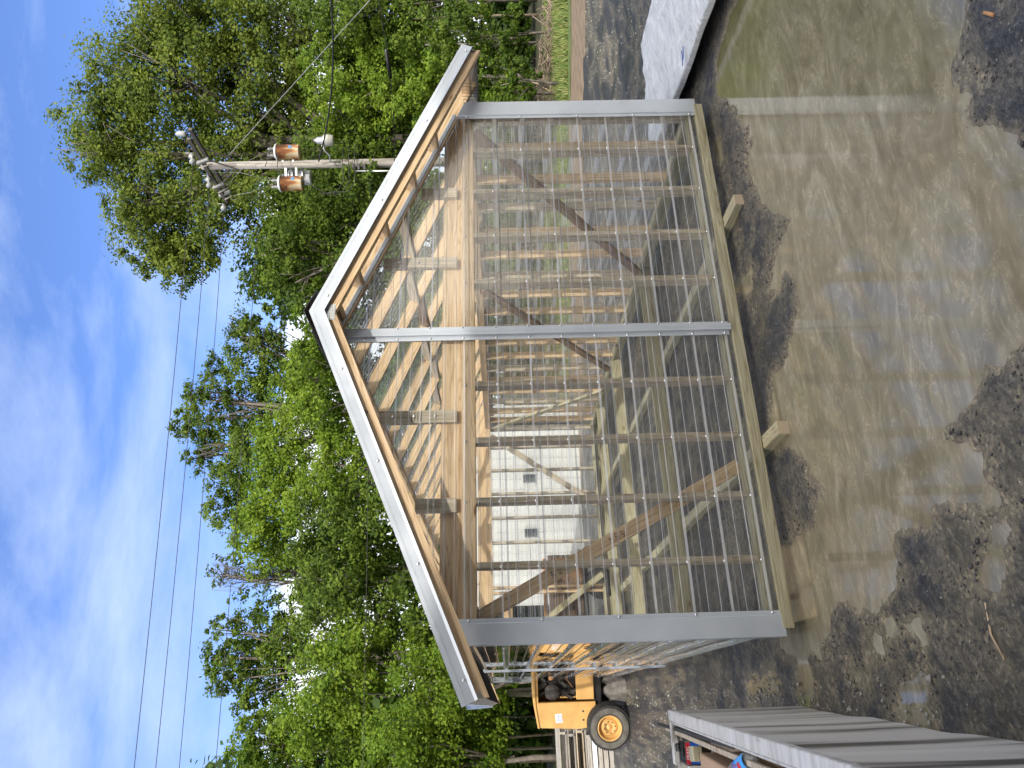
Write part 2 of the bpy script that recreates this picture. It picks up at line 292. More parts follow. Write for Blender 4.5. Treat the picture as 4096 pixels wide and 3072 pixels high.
def frame_mx(p0,p1,up):
    p0=Vector(p0);p1=Vector(p1); x=(p1-p0).normalized(); up=Vector(up); y=up.cross(x).normalized(); z=x.cross(y)
    m=Matrix((x,y,z)).transposed().to_4x4(); m.translation=(p0+p1)/2; return m
def board(name,p0,p1,wy,tz,m,parent=None,up=(0,0,1),bev=.0015,cls=None,rel=None):
    """board from p0 to p1 (centre line); wy = size across, tz = size along 'up'"""
    Lg=(Vector(p1)-Vector(p0)).length; me=box_me(name,Lg,wy,tz,bev); mx=frame_mx(p0,p1,up)
    if rel is not None: mx=rel.inverted()@mx
    return link(name,me,m,parent,mx)
def tube_bm(bm,pts,r,n=8,r2=None,cap=True):
    pts=[Vector(p) for p in pts]; rings=[]; K=len(pts)
    ref=Vector((0,0,1))
    for i,p in enumerate(pts):
        t=(pts[min(i+1,K-1)]-pts[max(i-1,0)]).normalized()
        rf=ref if abs(t.dot(ref))<.95 else Vector((1,0,0))
        a=t.cross(rf).normalized(); b=t.cross(a)
        rr=r if r2 is None else r+(r2-r)*i/(K-1)
        if callable(r): rr=r(i/(K-1))
        rings.append([bm.verts.new(p+a*math.cos(2*math.pi*j/n)*rr+b*math.sin(2*math.pi*j/n)*rr) for j in range(n)])
    for A,B in zip(rings,rings[1:]):
        for j in range(n): bm.faces.new((A[j],A[(j+1)%n],B[(j+1)%n],B[j]))
    if cap: bm.faces.new(rings[0][::-1]); bm.faces.new(rings[-1])
def tube(name,pts,r,m,parent=None,n=8,r2=None):
    bm=bmesh.new(); tube_bm(bm,pts,r,n,r2); return link(name,bm_mesh(name,bm,True),m,parent)
def lathe_bm(bm,prof,n=20,mx=Matrix.Identity(4),cap=True):
    rings=[]
    for (r,z) in prof: rings.append([bm.verts.new(mx@Vector((r*math.cos(2*math.pi*j/n),r*math.sin(2*math.pi*j/n),z))) for j in range(n)])
    for A,B in zip(rings,rings[1:]):
        for j in range(n): bm.faces.new((A[j],A[(j+1)%n],B[(j+1)%n],B[j]))
    if not cap: return
    try: bm.faces.new(rings[0][::-1]); bm.faces.new(rings[-1])
    except Exception: pass
def lathe(name,prof,m,parent=None,n=20,mx=Matrix.Identity(4),smooth=True,place=None,cap=True):
    bm=bmesh.new(); lathe_bm(bm,prof,n,mx,cap); bmesh.ops.recalc_face_normals(bm,faces=bm.faces[:]); o=link(name,bm_mesh(name,bm,smooth),m,parent)
    if place is not None: o.matrix_local=place
    return o
def prism(name,poly,a,b,axis,m,parent=None,bev=0):
    """polygon poly (2D) extruded along axis ('y': poly=(x,z), 'x': poly=(y,z)) from a to b"""
    f=(lambda p,t:(p[0],t,p[1])) if axis=='y' else ((lambda p,t:(t,p[0],p[1])) if axis=='x' else (lambda p,t:(p[0],p[1],t)))
    V=[f(p,a) for p in poly]+[f(p,b) for p in poly]; n=len(poly)
    F=[tuple(range(n))[::-1],tuple(range(n,2*n))]+[(i,(i+1)%n,n+(i+1)%n,n+i) for i in range(n)]
    me=mesh(name,V,F); bm=bmesh.new(); bm.from_mesh(me); bmesh.ops.recalc_face_normals(bm,faces=bm.faces[:])
    if bev: bmesh.ops.bevel(bm,geom=bm.edges[:],offset=bev,segments=1,affect='EDGES')
    bm.to_mesh(me); bm.free()
    return link(name,me,m,parent)
def text_me(name,s,size,m,parent,mx,ext=.0004,align='CENTER'):
    c=bpy.data.curves.new(name,'FONT'); c.body=s; c.size=size; c.extrude=ext; c.align_x=align; c.align_y='CENTER'
    o=bpy.data.objects.new('tmp',c); COL.objects.link(o); dg=bpy.context.evaluated_depsgraph_get(); me=bpy.data.meshes.new_from_object(o.evaluated_get(dg)); bpy.data.objects.remove(o)
    me.materials.clear(); return link(name,me,m,parent,mx)
# ---------------------------------------------------------------- ground, water
def vnoise(x,y,seed):
    r=np.random.default_rng(seed); T=r.random((256,256)); xi=np.floor(x).astype(int); yi=np.floor(y).astype(int); fx=x-xi; fy=y-yi
    fx=fx*fx*(3-2*fx); fy=fy*fy*(3-2*fy); g=lambda a,b:T[a&255,b&255]
    return (g(xi,yi)*(1-fx)+g(xi+1,yi)*fx)*(1-fy)+(g(xi,yi+1)*(1-fx)+g(xi+1,yi+1)*fx)*fy
def fbm(x,y,o,seed,rough=.5):
    s=0;a=1;t=0
    for k in range(o): s=s+a*vnoise(x*2**k+17*k,y*2**k+5*k,seed+k); t+=a; a*=rough
    return s/t
def axis(lo,a,b,hi,st,gr):
    c=list(np.arange(a,b+1e-6,st)); l=[];s=st;x=a
    while x>lo: s*=gr; x-=s; l.append(x)
    r=[];s=st;x=c[-1]
    while x<hi: s*=gr; x+=s; r.append(x)
    return np.array(l[::-1]+c+r)
XS=axis(-150,-1.0,5.6,170,.02,1.09); YS=axis(-40,-3.3,1.4,200,.02,1.09)
GX,GY=np.meshgrid(XS,YS,indexing='ij')
def pxpoly(pts): return [(gnd(x,y).x,gnd(x,y).y) for x,y in pts]
s=.631
main=pxpoly([(2700+a*s,b*s) for a,b in [(420,-500),(400,0),(330,200),(262,400),(270,610),(395,640),(400,730),(480,735),(490,900),(470,1080),(520,1250),(600,1320),(715,1400),(650,1650)]]
 +[(2700+a*s,1000+b*s) for a,b in [(650,80),(740,160),(770,320),(740,520),(690,680),(628,790),(612,930),(600,1010),(560,1200),(600,1330),(680,1290),(760,1250),(860,1400),(930,1540)]]
 +[(2700+a*s,2025+b*s) for a,b in [(880,20),(800,150),(690,300),(650,430),(700,560),(690,760),(640,860),(700,900),(900,860),(1000,780),(1020,660),(1310,650),(1380,560),(1430,320),(1400,180),(1600,150),(1650,30)]]
 +[(2700+a*s,1000+b*s) for a,b in [(2100,1600),(1950,1480),(1900,1380),(1780,1280),(1690,1230),(1600,1130),(1660,1050),(1760,940),(1860,800),(1930,700),(2060,520),(2130,400),(2190,330)]]
 +[(2700+a*s,b*s) for a,b in [(2330,1650),(2150,1450),(2080,1350),(2110,1150),(2130,960),(2060,880),(1880,830),(1870,700),(1840,580),(1770,460),(1720,420),(1750,300),(1790,200),(1860,60),(1900,-500)]])
def ell(cx,cy,rx,ry,n=12): return pxpoly([(cx+rx*math.cos(t)*1.0,cy+ry*math.sin(t)) for t in np.linspace(0,2*math.pi,n,endpoint=False)])
smalls=[pxpoly([(3590,2755),(3690,2750),(3700,2820),(3740,2900),(3610,2890),(3600,2830)]),ell(3565,2515,22,38),ell(3655,2490,26,30),ell(3470,2625,18,42),ell(3060,2740,70,48),
 pxpoly([(3190,2700),(3240,2690),(3260,2770),(3250,2840),(3200,2840)]),ell(3405,2610,14,36),ell(3520,2570,16,44),pxpoly([(2860,560),(2890,530),(2905,640),(2880,720),(2850,660)]),
 pxpoly([(3100,1080),(3140,1060),(3120,1150),(3080,1160)]),pxpoly([(2960,1120),(3000,1110),(2985,1170),(2950,1160)]),ell(3380,2520,10,30),ell(3440,2700,22,26),ell(4040,700,30,60),ell(4060,780,36,30),ell(4000,2150,30,60),ell(3980,2250,26,40)]
def sd(poly,X,Y):
    P=np.array(poly); d=np.full(X.shape,1e9); ins=np.zeros(X.shape,bool); n=len(P)
    for i in range(n):
        a=P[i]; b=P[(i+1)%n]; e=b-a; wx=X-a[0]; wy=Y-a[1]; t=np.clip((wx*e[0]+wy*e[1])/(e@e+1e-12),0,1)
        d=np.minimum(d,(wx-e[0]*t)**2+(wy-e[1]*t)**2)
        if a[1]!=b[1]:
            c=((a[1]>Y)!=(b[1]>Y))&(X<(b[0]-a[0])*(Y-a[1])/(b[1]-a[1])+a[0]); ins^=c
    d=np.sqrt(d); return np.where(ins,-d,d)
near=(GX>-2)&(GX<8)&(GY>-4.5)&(GY<2.2)
SD=np.full(GX.shape,5.0); xs=GX[near]; ys=GY[near]; q=sd(main,xs,ys)
for p in smalls: q=np.minimum(q,sd(p,xs,ys))
SD[near]=q
nz=fbm(GX*1.7,GY*1.7,5,3); nf=fbm(GX*9,GY*9,4,30,.65); nh=fbm(GX*28,GY*28,3,60,.7)
SD2=SD+(nz-.5)*.20+(nf-.5)*.13+(nh-.5)*.04+(fbm(GX*4,GY*4,3,90)-.5)*.14
clod=np.clip((nf-.5)*2,0,1)**1.3
fade=np.clip(1-np.maximum(np.abs(GX-2)-6,0)/20,0,1)*np.clip(1-np.maximum(np.abs(GY)-6,0)/20,0,1)
amp=np.clip(SD2/.25,0,1)
Z=np.where(SD2<0,-.022*np.clip(-SD2/.10,0,1),0.0)+np.where(SD2>0,.010*np.clip(SD2/.10,0,1),0)+(nf-.5)*.012*np.clip(.25+amp,0,1)*fade+(nh-.5)*.016*np.clip(.15+amp,0,1)*fade+clod*.020*amp*fade+(nz-.5)*.012*fade
V=np.stack([GX,GY,Z],-1).reshape(-1,3); nx,ny=GX.shape
ii=np.arange(nx-1)[:,None]*ny+np.arange(ny-1)[None,:]; F=np.stack([ii,ii+ny,ii+ny+1,ii+1],-1).reshape(-1,4)
def np_mesh(name,V,F):
    me=bpy.data.meshes.new(name); me.vertices.add(len(V)); me.vertices.foreach_set('co',np.ascontiguousarray(V,dtype=np.float32).ravel())
    k=F.shape[1]; me.loops.add(F.size); me.loops.foreach_set('vertex_index',np.ascontiguousarray(F,dtype=np.int32).ravel())
    me.polygons.add(len(F)); me.polygons.foreach_set('loop_start',np.arange(0,F.size,k,dtype=np.int32)); me.update(calc_edges=True); me.validate(); return me
me=np_mesh('ground',V,F); me.shade_smooth(); tag(link('ground',me,'wet_millings'),kind='structure')
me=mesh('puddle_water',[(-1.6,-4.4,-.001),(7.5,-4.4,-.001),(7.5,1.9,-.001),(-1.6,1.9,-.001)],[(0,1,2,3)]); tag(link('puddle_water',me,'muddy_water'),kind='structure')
# far strips: direction of the yard edge follows the photo
def strip(name,pts,z,m,kind='structure',sub=60,amp=.03):
    (a,b,c,d)=[Vector((p[0],p[1],0)) for p in pts]; V=[];F=[];n=sub;k=14
    for i in range(n+1):
        for j in range(k+1):
            t=i/n;u=j/k; p=a.lerp(b,t).lerp(d.lerp(c,t),u); e=min(u,1-u,.2)*5
            q=p+Vector((0,0,z+amp*e*(vnoise(np.array([p.x*1.3]),np.array([p.y*1.3]),5)[0])))
            if j in(0,k): 
                off=(vnoise(np.array([p.x*.9]),np.array([p.y*.9+j]),9)[0]-.5)*.9; q+=(c-b).normalized()*off
            V.append(q)
    for i in range(n):
        for j in range(k): o=i*(k+1)+j; F.append((o,o+k+1,o+k+2,o+1))
    return tag(link(name,mesh(name,V,F,True),m),kind=kind)
e0=gnd(2345,-200); e1=gnd(2342,420); dr=(Vector((e1.x,e1.y))-Vector((e0.x,e0.y))).normalized()
def off(P,along,out):
    nrm=Vector((-dr.y,dr.x)); 
    if nrm.y<0: nrm=-nrm
    return (P.x+dr.x*along+nrm.x*out,P.y+dr.y*along+nrm.y*out)
def band(o0,o1): return [off(e0,-14,o0),off(e0,42,o0),off(e0,42,o1),off(e0,-14,o1)]
strip('soil_strip',band(0,4.2),.012,'brown_soil')
strip('lawn',band(2.6,14),.03,'turf'); strip('forest_floor',band(9.5,90),.05,'forest_floor',amp=.25)
# grass blades (nobody could count them)
def blades(name,n,o0,o1,a0,a1,h,seed,m='grass_blade'):
    r=np.random.default_rng(seed); al=r.uniform(a0,a1,n); ou=r.uniform(o0,o1,n)
    nrm=np.array([-dr.y,dr.x]); nrm=nrm if nrm[1]>0 else -nrm
    X=e0.x+dr.x*al+nrm[0]*ou; Y=e0.y+dr.y*al+nrm[1]*ou; th=r.uniform(0,6.28,n); wd=r.uniform(.008,.02,n); hh=h*r.uniform(.4,1.3,n); ln=r.normal(0,.25,(n,2))*hh[:,None]
    A=np.stack([X-np.cos(th)*wd,Y-np.sin(th)*wd,np.full(n,.03)],-1); B=np.stack([X+np.cos(th)*wd,Y+np.sin(th)*wd,np.full(n,.03)],-1); C=np.stack([X+ln[:,0],Y+ln[:,1],.03+hh],-1)
    V=np.stack([A,B,C],1).reshape(-1,3); F=np.arange(3*n).reshape(-1,3); return tag(link(name,np_mesh(name,V,F),m),kind='stuff')
blades('grass',60000,3.0,10,-3,16,.16,2)
# loose stones on the yard
def stones(name,n,fn,m,seed,s0,s1):
    r=np.random.default_rng(seed); V=[];F=[]; base=np.array([(1,0,0),(-.9,0,.1),(0,1,0),(0,-.9,0),(0,0,.6),(.1,0,-.5)]); fb=np.array([(0,2,4),(2,1,4),(1,3,4),(3,0,4),(2,0,5),(1,2,5),(3,1,5),(0,3,5)])
    P=[]
    while len(P)<n:
        p=fn(r)
        if p is not None: P.append(p)
    for i,(x,y) in enumerate(P):
        s=r.uniform(s0,s1)*(1+.7*(r.random()<.05)); a=r.uniform(0,6.28); c,sn=math.cos(a),math.sin(a); sc3=base*s*r.uniform(.6,1.3,(6,3)); 
        R2=np.array([[c,-sn,0],[sn,c,0],[0,0,1]]); V.append(sc3@R2.T+(x,y,.006+s*.15)); F.append(fb+6*i)
    return tag(link(name,np_mesh(name,np.concatenate(V),np.concatenate(F)),m),kind='stuff')
def yard(r):
    D=3+r.random()**.7*17; a=r.uniform(-.56,.56); f=Vector((math.sin(YAW+a),math.cos(YAW+a))); p=Vector((CP.x,CP.y))+f*D
    if -.2<p.x<4.3 and -.1<p.y<7.5: return None
    if p.y<.6 and -.3<p.x<7: return None
    nrm=Vector((-dr.y,dr.x)); nrm=nrm if nrm.y>0 else -nrm
    if (p-Vector((e0.x,e0.y))).dot(nrm)>0: return None
    return p.x,p.y
stones('loose_gravel',22000,yard,'stone_light',5,.006,.0165)
def shore(r):
    x=r.uniform(-.6,4.2); y=r.uniform(-3,.1); 
    i=min(np.searchsorted(XS,x),nx-1); j=min(np.searchsorted(YS,y),ny-1)
    return (x,y) if SD2[i,j]>.03 else None
simple('stone_dark',(.05,.05,.055),.5,var=.6); stones('black_chips',6000,shore,'stone_dark',6,.003,.010)
stones('grit_and_glints',2600,shore,'stone_light',16,.0015,.004)  # pale grains, many of them standing in for glints on the wet mud
# ---------------------------------------------------------------- greenhouse
W=4.09; LEN=7.315; S=.4064; SL=.416; ZP=2.039; AX=W/2
def zb(x): return 2.042+SL*min(x,W-x)          # underside of rafters
GH=thing('greenhouse','clear-walled gabled greenhouse of pine framing standing in the muddy yard','greenhouse')
DN=(0,-1,0)
def stud(x,y,z0,z1,turn=False,m='pine_aged'):
    # narrow face to the wall; turn = stud of a side wall
    return board('stud',(x,y,z0),(x,y,z1),.038,.089,m,GH,up=(1,0,0) if turn else (0,1,0))
yc=.0445+.002
for k in range(11):
    x=min(max(k*S+.012,.02),W-.02)
    if k==10: x=W-.02
    stud(x,yc,.213,1.951)
stud(W-.075,yc,.213,1.951)
for k in range(1,19): stud(.0465,k*S,.213,1.951,True); stud(W-.0465,k*S,.213,1.951,True,'pine' if k%3 else 'pine_aged')
for k in range(1,10):
    if k in (3,): continue
    stud(k*S+.012,LEN-.047,.213,1.951)
# doorway frame of the back wall
stud(1.255,LEN-.047,.213,1.951,m='pine'); stud(1.335,LEN-.047,.213,1.951,m='pine')
board('door_header',(.45,LEN-.05,1.72),(1.25,LEN-.05,1.72),.089,.14,'pine',GH)
for (y0,y1,n) in ((.0,0,1),):
    board('bottom_plate',(.0,yc,.194),(W,yc,.194),.089,.038,'treated',GH)
    board('bottom_plate',(.0,LEN-.047,.194),(W,LEN-.047,.194),.089,.038,'treated',GH)
board('bottom_plate',(.0465,.095,.194),(.0465,LEN-.095,.194),.089,.037,'treated',GH); board('bottom_plate',(W-.0465,.095,.194),(W-.0465,LEN-.095,.194),.089,.037,'treated',GH)
for z in (1.973,2.017):
    board('top_plate',(.0,yc,z),(W,yc,z),.089,.0435,'pine',GH); board('top_plate',(.0,LEN-.047,z),(W,LEN-.047,z),.089,.0435,'pine',GH)
    board('top_plate',(.0465,.095,z),(.0465,LEN-.095,z),.089,.0435,'pine',GH); board('top_plate',(W-.0465,.095,z),(W-.0465,LEN-.095,z),.089,.0435,'pine',GH)
hz=2.181; xe=(hz-zb(0))/SL
def header(y0,y1):
    return prism('gable_header',[(.03,2.041),(W-.03,2.041),(W-xe-.01,hz),(xe+.01,hz)],y0,y1,'y','pine',GH)
h=header(.041,.079); header(LEN-.042,LEN-.004)
# grain of the header runs along x, as in the object frame
# gable studs (flat 2x4 on the face)
for gx in (.80,1.405,2.62,3.255):
    for y in (-.001,):
        top=zb(gx)-.002; board('gable_stud',(gx,.0195,2.075),(gx,.0195,top-.035),.038,.089,'pine_aged',GH,up=(1,0,0))
    board('gable_stud',(gx,LEN-.0465,2.19),(gx,LEN-.06,zb(gx)-.03),.089,.038,'pine',GH,up=(1,0,0))
board('gable_stud',(2.03,.0465,2.19),(2.03,.0465,zb(2.03)-.02),.038,.089,'pine_aged',GH,up=(0,1,0))
# skirt, skids, joists
board('skirt_board',(.0,-.019,.115),(W-.01,-.019,.115),.037,.07,'treated',GH)
board('skirt_board',(.0,LEN+.021,.119),(W,LEN+.021,.119),.038,.086,'treated',GH)
board('skirt_board',(.018,.0,.125),(.018,LEN,.125),.037,.098,'treated',GH); board('skirt_board',(W-.018,.0,.125),(W-.018,LEN,.125),.037,.098,'treated',GH)
for x in (1.155,2.90):
    sk=board('skid',(x,-.305,.033),(x,LEN+.3,.033),.09,.084,'treated',GH,bev=.004)
    me=box_me('end_grain',.003,.084,.078,.0005); e=link('end_grain',me,'end_grain',sk); e.matrix_local=Matrix.Translation((-(LEN+.605)/2-.0012,0,0))
for y in (2.34,4.62,6.4): board('floor_joist',(.04,y,.145),(W-.04,y,.145),.038,.135,'treated',GH)
# rafters, ridge, blocking
vt=.096
def rafter(y,name='rafter',x0=-.345,m='pine',th=.038,low=0):
    for sgn in (0,1):
        f=lambda x:(x if sgn==0 else W-x)
        poly=[(f(x0),2.042+SL*x0-low),(f(AX-.019),2.042+SL*(AX-.019)-low),(f(AX-.019),2.042+SL*(AX-.019)+vt),(f(x0),2.042+SL*x0+vt)]
        o=prism(name,poly,y-th/2,y+th/2,'y',m,GH)
        # turn local frame so that the grain runs along the rafter
        me=o.data; ang=math.atan(SL)*(1 if sgn==0 else -1); mx=Matrix.Translation((f(AX/2),y,2.5))@Matrix.Rotation(-ang,4,'Y'); me.transform(mx.inverted()); o.matrix_local=mx
ry=[ -.281]+[.02+k*.6096 for k in range(0,12)]+[LEN-.02,LEN+.28]
for y in ry: rafter(y,'rake_rafter' if y in (ry[0],ry[-1]) else 'rafter',x0=-.327 if y in (ry[0],ry[-1]) else -.305,low=.028 if y in (ry[0],ry[-1]) else 0)
board('ridge_board',(AX,-.29,2.042+SL*AX+.03),(AX,LEN+.29,2.042+SL*AX+.03),.037,.12,'pine',GH)
bx=lambda sgn,x:(x if sgn==0 else W-x)
ang=math.atan(SL)
def roofblock(name,x,sgn,y0,y1,m='pine',hh=.089):
    zc=2.042+SL*x+vt/2; n=(-math.sin(ang) if sgn==0 else math.sin(ang),0,math.cos(ang)); board(name,(bx(sgn,x),y0,zc),(bx(sgn,x),y1,zc),.038,hh-.004,m,GH,up=n)
ys=ry[1:-1]
for i,(a,b) in enumerate(zip(ys,ys[1:])):
    for sgn in (0,1): roofblock('blocking',1.02+(.045 if i%2 else -.03),sgn,a+.02,b-.02,'brace_brown' if (i*7+sgn)%5==0 else 'pine_aged')
for x in (-.20,.42,.80,1.25,1.66,1.93):
    for sgn in (0,1): roofblock('lookout',x,sgn,-.262,.0,'pine'); 
for sgn in (0,1):
    roofblock('eave_board',-.326,sgn,-.300,LEN+.30,'grey_wood')
# metal connector plate at the apex of the rake
bm=bmesh.new(); add_box(bm,(AX,-.3015,2.898),(.115,.002,.07))
for i in range(5):
    for j in range(9): add_box(bm,(AX-.048+j*.012,-.304,2.870+i*.014),(.004,.004,.007))
link('connector_plate',bm_mesh('connector_plate',bm),'galvanized',GH)
# diagonal braces
b1=board('brace',(.115,.112,1.955),(1.045,.112,.208),.038,.089,'pine',GH,up=(1,0,.5))
def wallbrace(x,y0,z0,y1,z1,m): return board('brace',(x,y0,z0),(x,y1,z1),.038,.089,m,GH,up=(0,1,0) )
wallbrace(W-.113,.14,1.95,2.33,.21,'brace_brown'); wallbrace(W-.113,2.62,1.95,4.86,.21,'brace_brown'); wallbrace(W-.113,5.62,.21,7.15,1.9,'treated')
board('brace',(3.86,LEN-.115,1.95),(2.62,LEN-.115,.21),.038,.089,'pine_aged',GH,up=(1,0,.5)); board('brace',(.25,LEN-.115,1.95),(1.5,LEN-.115,.21),.038,.089,'treated',GH,up=(1,0,.5))
for (t,dx) in (('KD-HT',.62),('S-GRN',.2)): pass
rot=Matrix.Rotation(math.pi/2,4,'Z')
for i,(t,dx) in enumerate((('HT',-.36),('KD',-.405),('SPF',-.45),('HT',.07),('KD',.025),('19',-.02))):
    text_me('stamp',t,.036,'ink',b1,Matrix.Translation((dx,-.0195,0))@Matrix.Rotation(math.pi/2,4,'X')@Matrix.Rotation(math.pi/2,4,'Z'))
# lettering on the gable stud and rafter
for i in range(4): text_me('stamp','PREMIUM',.016,'ink',GH,Matrix.Translation((1.405,-.0005,2.375-.0-i*.021))@Matrix.Rotation(math.pi/2,4,'X'))
text_me('stamp','W',.035,'ink',GH,Matrix.Translation((1.33,-.3008,2.62))@Matrix.Rotation(math.pi/2,4,'X')@Matrix.Rotation(.9,4,'Z'))
# sheeting --------------------------------------------------------
RB=.1778 # first rib height
def profile(z0,z1):
    """list of (z, out) along the height: a tall rib each 9 in, a small one each 3 in"""
    P=[(z0,0)]; k=math.floor((z0-RB)/.0762)
    while RB+k*.0762<z1+.05:
        c=RB+k*.0762; big=(k%3==0)
        pts=[(c-.026,0),(c-.014,.018),(c+.012,.018),(c+.024,0)] if big else [(c-.008,0),(c-.004,.0045),(c+.004,.0045),(c+.008,0)]
        for p in pts:
            if P[-1][0]<p[0]<z1: P.append(p)
        k+=1
    P.append((z1,0)); return P
def sheet(name,plane,c,out,a0,a1,z0,z1,clip=None,m='clear_wall'):
    """plane 'y': sheet in x-z at y=c bulging towards out; plane 'x': in y-z"""
    V=[];F=[];mi=[]; pr=profile(z0,z1); n=0
    for (z,d) in pr:
        if clip: l,r=clip(z); l=max(l,a0); r=min(r,a1)
        else: l,r=a0,a1
        if r<l: r=l=(l+r)/2
        ks=24
        for i in range(ks+1):
            u=l+(r-l)*i/ks; wob=.0015*math.sin(u*5+z*3)
            V.append((u,c+out*d+wob,z) if plane=='y' else (c+out*d+wob,u,z))
    for j in range(len(pr)-1):
        rib=(abs(pr[j][1]-pr[j+1][1])>.001 or (pr[j][1]>.01 and j%2==0))
        for i in range(24): o=j*25+i; F.append((o,o+1,o+26,o+25)); mi.append(1 if rib else 0)
    me=mesh(name,V,F); o=link(name,me,[m,'clear_rib'],GH); me.polygons.foreach_set('material_index',mi); return o
cl=lambda z:((z+.012-zb(0))/SL if z>zb(0)-.012 else -1, W-((z+.012-zb(0))/SL) if z>zb(0)-.012 else 99)
sheet('wall_panel','y',-.006,-1,.0,1.96,.152,2.87,cl); sheet('wall_panel','y',-.006,-1,2.035,W,.152,2.87,cl)
sheet('wall_panel','y',LEN+.006,1,.0,W,.152,2.85,cl)
sheet('wall_panel','x',-.006,-1,-.02,3.64,.11,2.03); sheet('wall_panel','x',-.006,-1,3.66,LEN,.11,2.03); sheet('wall_panel','x',W+.006,1,-.02,LEN,.11,2.03)
# roof sheets
for sgn in (0,1):
    V=[];F=[]; ysr=np.arange(-.335,LEN+.33,.0085); xsr=np.linspace(-.385,AX-.005,14)
    for y in ysr:
        hh=.008*math.cos(2*math.pi*y/.068)
        for x in xsr: V.append((bx(sgn,x),y,2.042+SL*x+vt+.012+hh))
    k=len(xsr)
    for i in range(len(ysr)-1):
        for j in range(k-1): o=i*k+j; F.append((o,o+1,o+k+1,o+k))
    link('roof_panel',mesh('roof_panel',V,F,True),'clear_roof',GH)
V=[];prf=[(-.16,-.018),(-.155,-.026),(-.03,.034),(0,.046),(.03,.034),(.155,-.026),(.16,-.018)]
zr=2.042+SL*AX+vt+.03
bm=bmesh.new(); rr=[]
for y in (-.33,LEN+.33): rr.append([bm.verts.new((AX+a,y,zr+b)) for a,b in prf]+[bm.verts.new((AX+a,y,zr+b-.004)) for a,b in prf[::-1]])
n=len(rr[0]); 
for i in range(n): bm.faces.new((rr[0][i],rr[0][(i+1)%n],rr[1][(i+1)%n],rr[1][i]))
bm.faces.new(rr[0][::-1]); bm.faces.new(rr[1]); link('ridge_cap',bm_mesh('ridge_cap',bm),'black_metal',GH)
# rake trim: face + hem kicked out + top return
def raketrim(y,s):
    for sgn in (0,1):
        xa=-.372; P=[]
        def pt(x,dz,dy): return (bx(sgn,x),y+dy*s,2.042+SL*x+dz)
        sec=[(.135,.10),(.138,.0),(.055,.0),(.036,-.010),(.034,-.008),(.053,.002),(.132,.004),(.131,.10)]
        A=[pt(xa+.04*(.135-dz)/.1*.9,dz,dy) for dz,dy in sec]; B=[pt(AX,dz,dy) for dz,dy in sec]; n=len(sec)
        V=A+B; F=[(i,(i+1)%n,n+(i+1)%n,n+i) for i in range(n)]+[tuple(range(n))]
        me=mesh('rake_trim',V,F); bm=bmesh.new(); bm.from_mesh(me); bmesh.ops.recalc_face_normals(bm,faces=bm.faces[:]); bm.to_mesh(me); bm.free()
        t=link('rake_trim',me,'painted_trim',GH)
        for x in ([-.24,.38,1.0,1.62] if sgn==0 else [-.30,.42,1.15,1.93]):
            screw(bx(sgn,x),y-.002*s,2.042+SL*x+.072,t,(0,-1,0))
sm=None
def screw(x,y,z,parent,d,name='screw'):
    global sm
    if sm is None:
        bm=bmesh.new(); lathe_bm(bm,[(.0088,0),(.0085,.0015),(.006,.002),(.0058,.006),(.004,.0072),(.001,.0075)],10); sm=bm_mesh('screw',bm,True); sm.materials.append(MT['screw_zinc'])
    o=bpy.data.objects.new(name,sm); COL.objects.link(o); o.parent=parent
    o.matrix_local=Matrix.Translation((x,y,z))@Vector(d).to_track_quat('Z','Y').to_matrix().to_4x4(); return o
raketrim(-.322,1); raketrim(LEN+.322,-1)
# corner trims (L section with a stiffening bend)
def corner(x0,x1,side,y=-.036,back=False):
    s=-1 if side=='L' else 1; xo=x0 if side=='L' else x1; xi=x1 if side=='L' else x0; sy=-1 if not back else 1
    zt=lambda x: zb(x)-.006
    y0=y; sec=[(xo,y0+.10*(-sy)),(xo,y0),(xo-s*.006,y0),(xi+s*.030,y0),(xi+s*.024,y0+sy*-.008),(xi,y0+sy*-.010)]
    V=[];F=[]
    for (x,yy) in sec: V.append((x,yy,.135)); V.append((x,yy,zt(x)))
    for (x,yy) in sec: V.append((x-s*.0,yy-sy*.0012 if abs(yy-y0)<.05 else yy,.1351)); V.append((x-s*.0012,yy-sy*.0012,V[1][2]))
    for i in range(len(sec)-1): F.append((2*i,2*i+2,2*i+3,2*i+1))
    me=mesh('corner_trim',V[:2*len(sec)],F); t=link('corner_trim',me,'painted_trim',GH)
    if not back:
        z=.195
        while z<1.97: screw(xi+s*.012,y0-.001+.008,z,t,(0,-1,0)); z+=.457
        screw(xi+s*.012,y0+.007,2.0,t,(0,-1,0))
    return t
corner(-.045,.104,'L'); corner(3.968,W+.045,'R'); corner(-.05,.1,'L',LEN+.036,True); corner(3.99,W+.045,'R',LEN+.036,True)
# joint strip (raised box with flanges)
bm=bmesh.new(); add_box(bm,(2.016,-.034,(.155+2.885)/2),(.048,.022,2.885-.155)); 
for i in (-1,1): add_box(bm,(2.016+i*.006,-.0452,1.52),(.0015,.002,2.72))
add_box(bm,(1.975,-.0275,1.50),(.036,.003,2.66)); add_box(bm,(2.05,-.0272,1.52),(.022,.003,2.70))
js=link('joint_strip',bm_mesh('joint_strip',bm),'painted_trim',GH)
for k in range(12): screw(1.972,-.029,.2+k*.2286,js,(0,-1,0)); screw(2.057,-.0285,.205+k*.2286,js,(0,-1,0)) if k%1==0 else None
# side wall joint strip and far flashing
bm=bmesh.new(); add_box(bm,(-.036,3.655,1.07),(.022,.085,1.92)); add_box(bm,(-.028,3.655,1.07),(.004,.16,1.90)); link('joint_strip',bm_mesh('joint_strip',bm),'painted_trim',GH)
# gable top flashing under the overhang
for sgn in (0,1):
    a=(bx(sgn,.10),-.036,zb(.10)+.012); b=(bx(sgn,AX-.01),-.036,zb(AX)+.008); board('gable_flashing',a,b,.03,.030,'painted_trim',GH,up=(0,0,1),bev=.001)
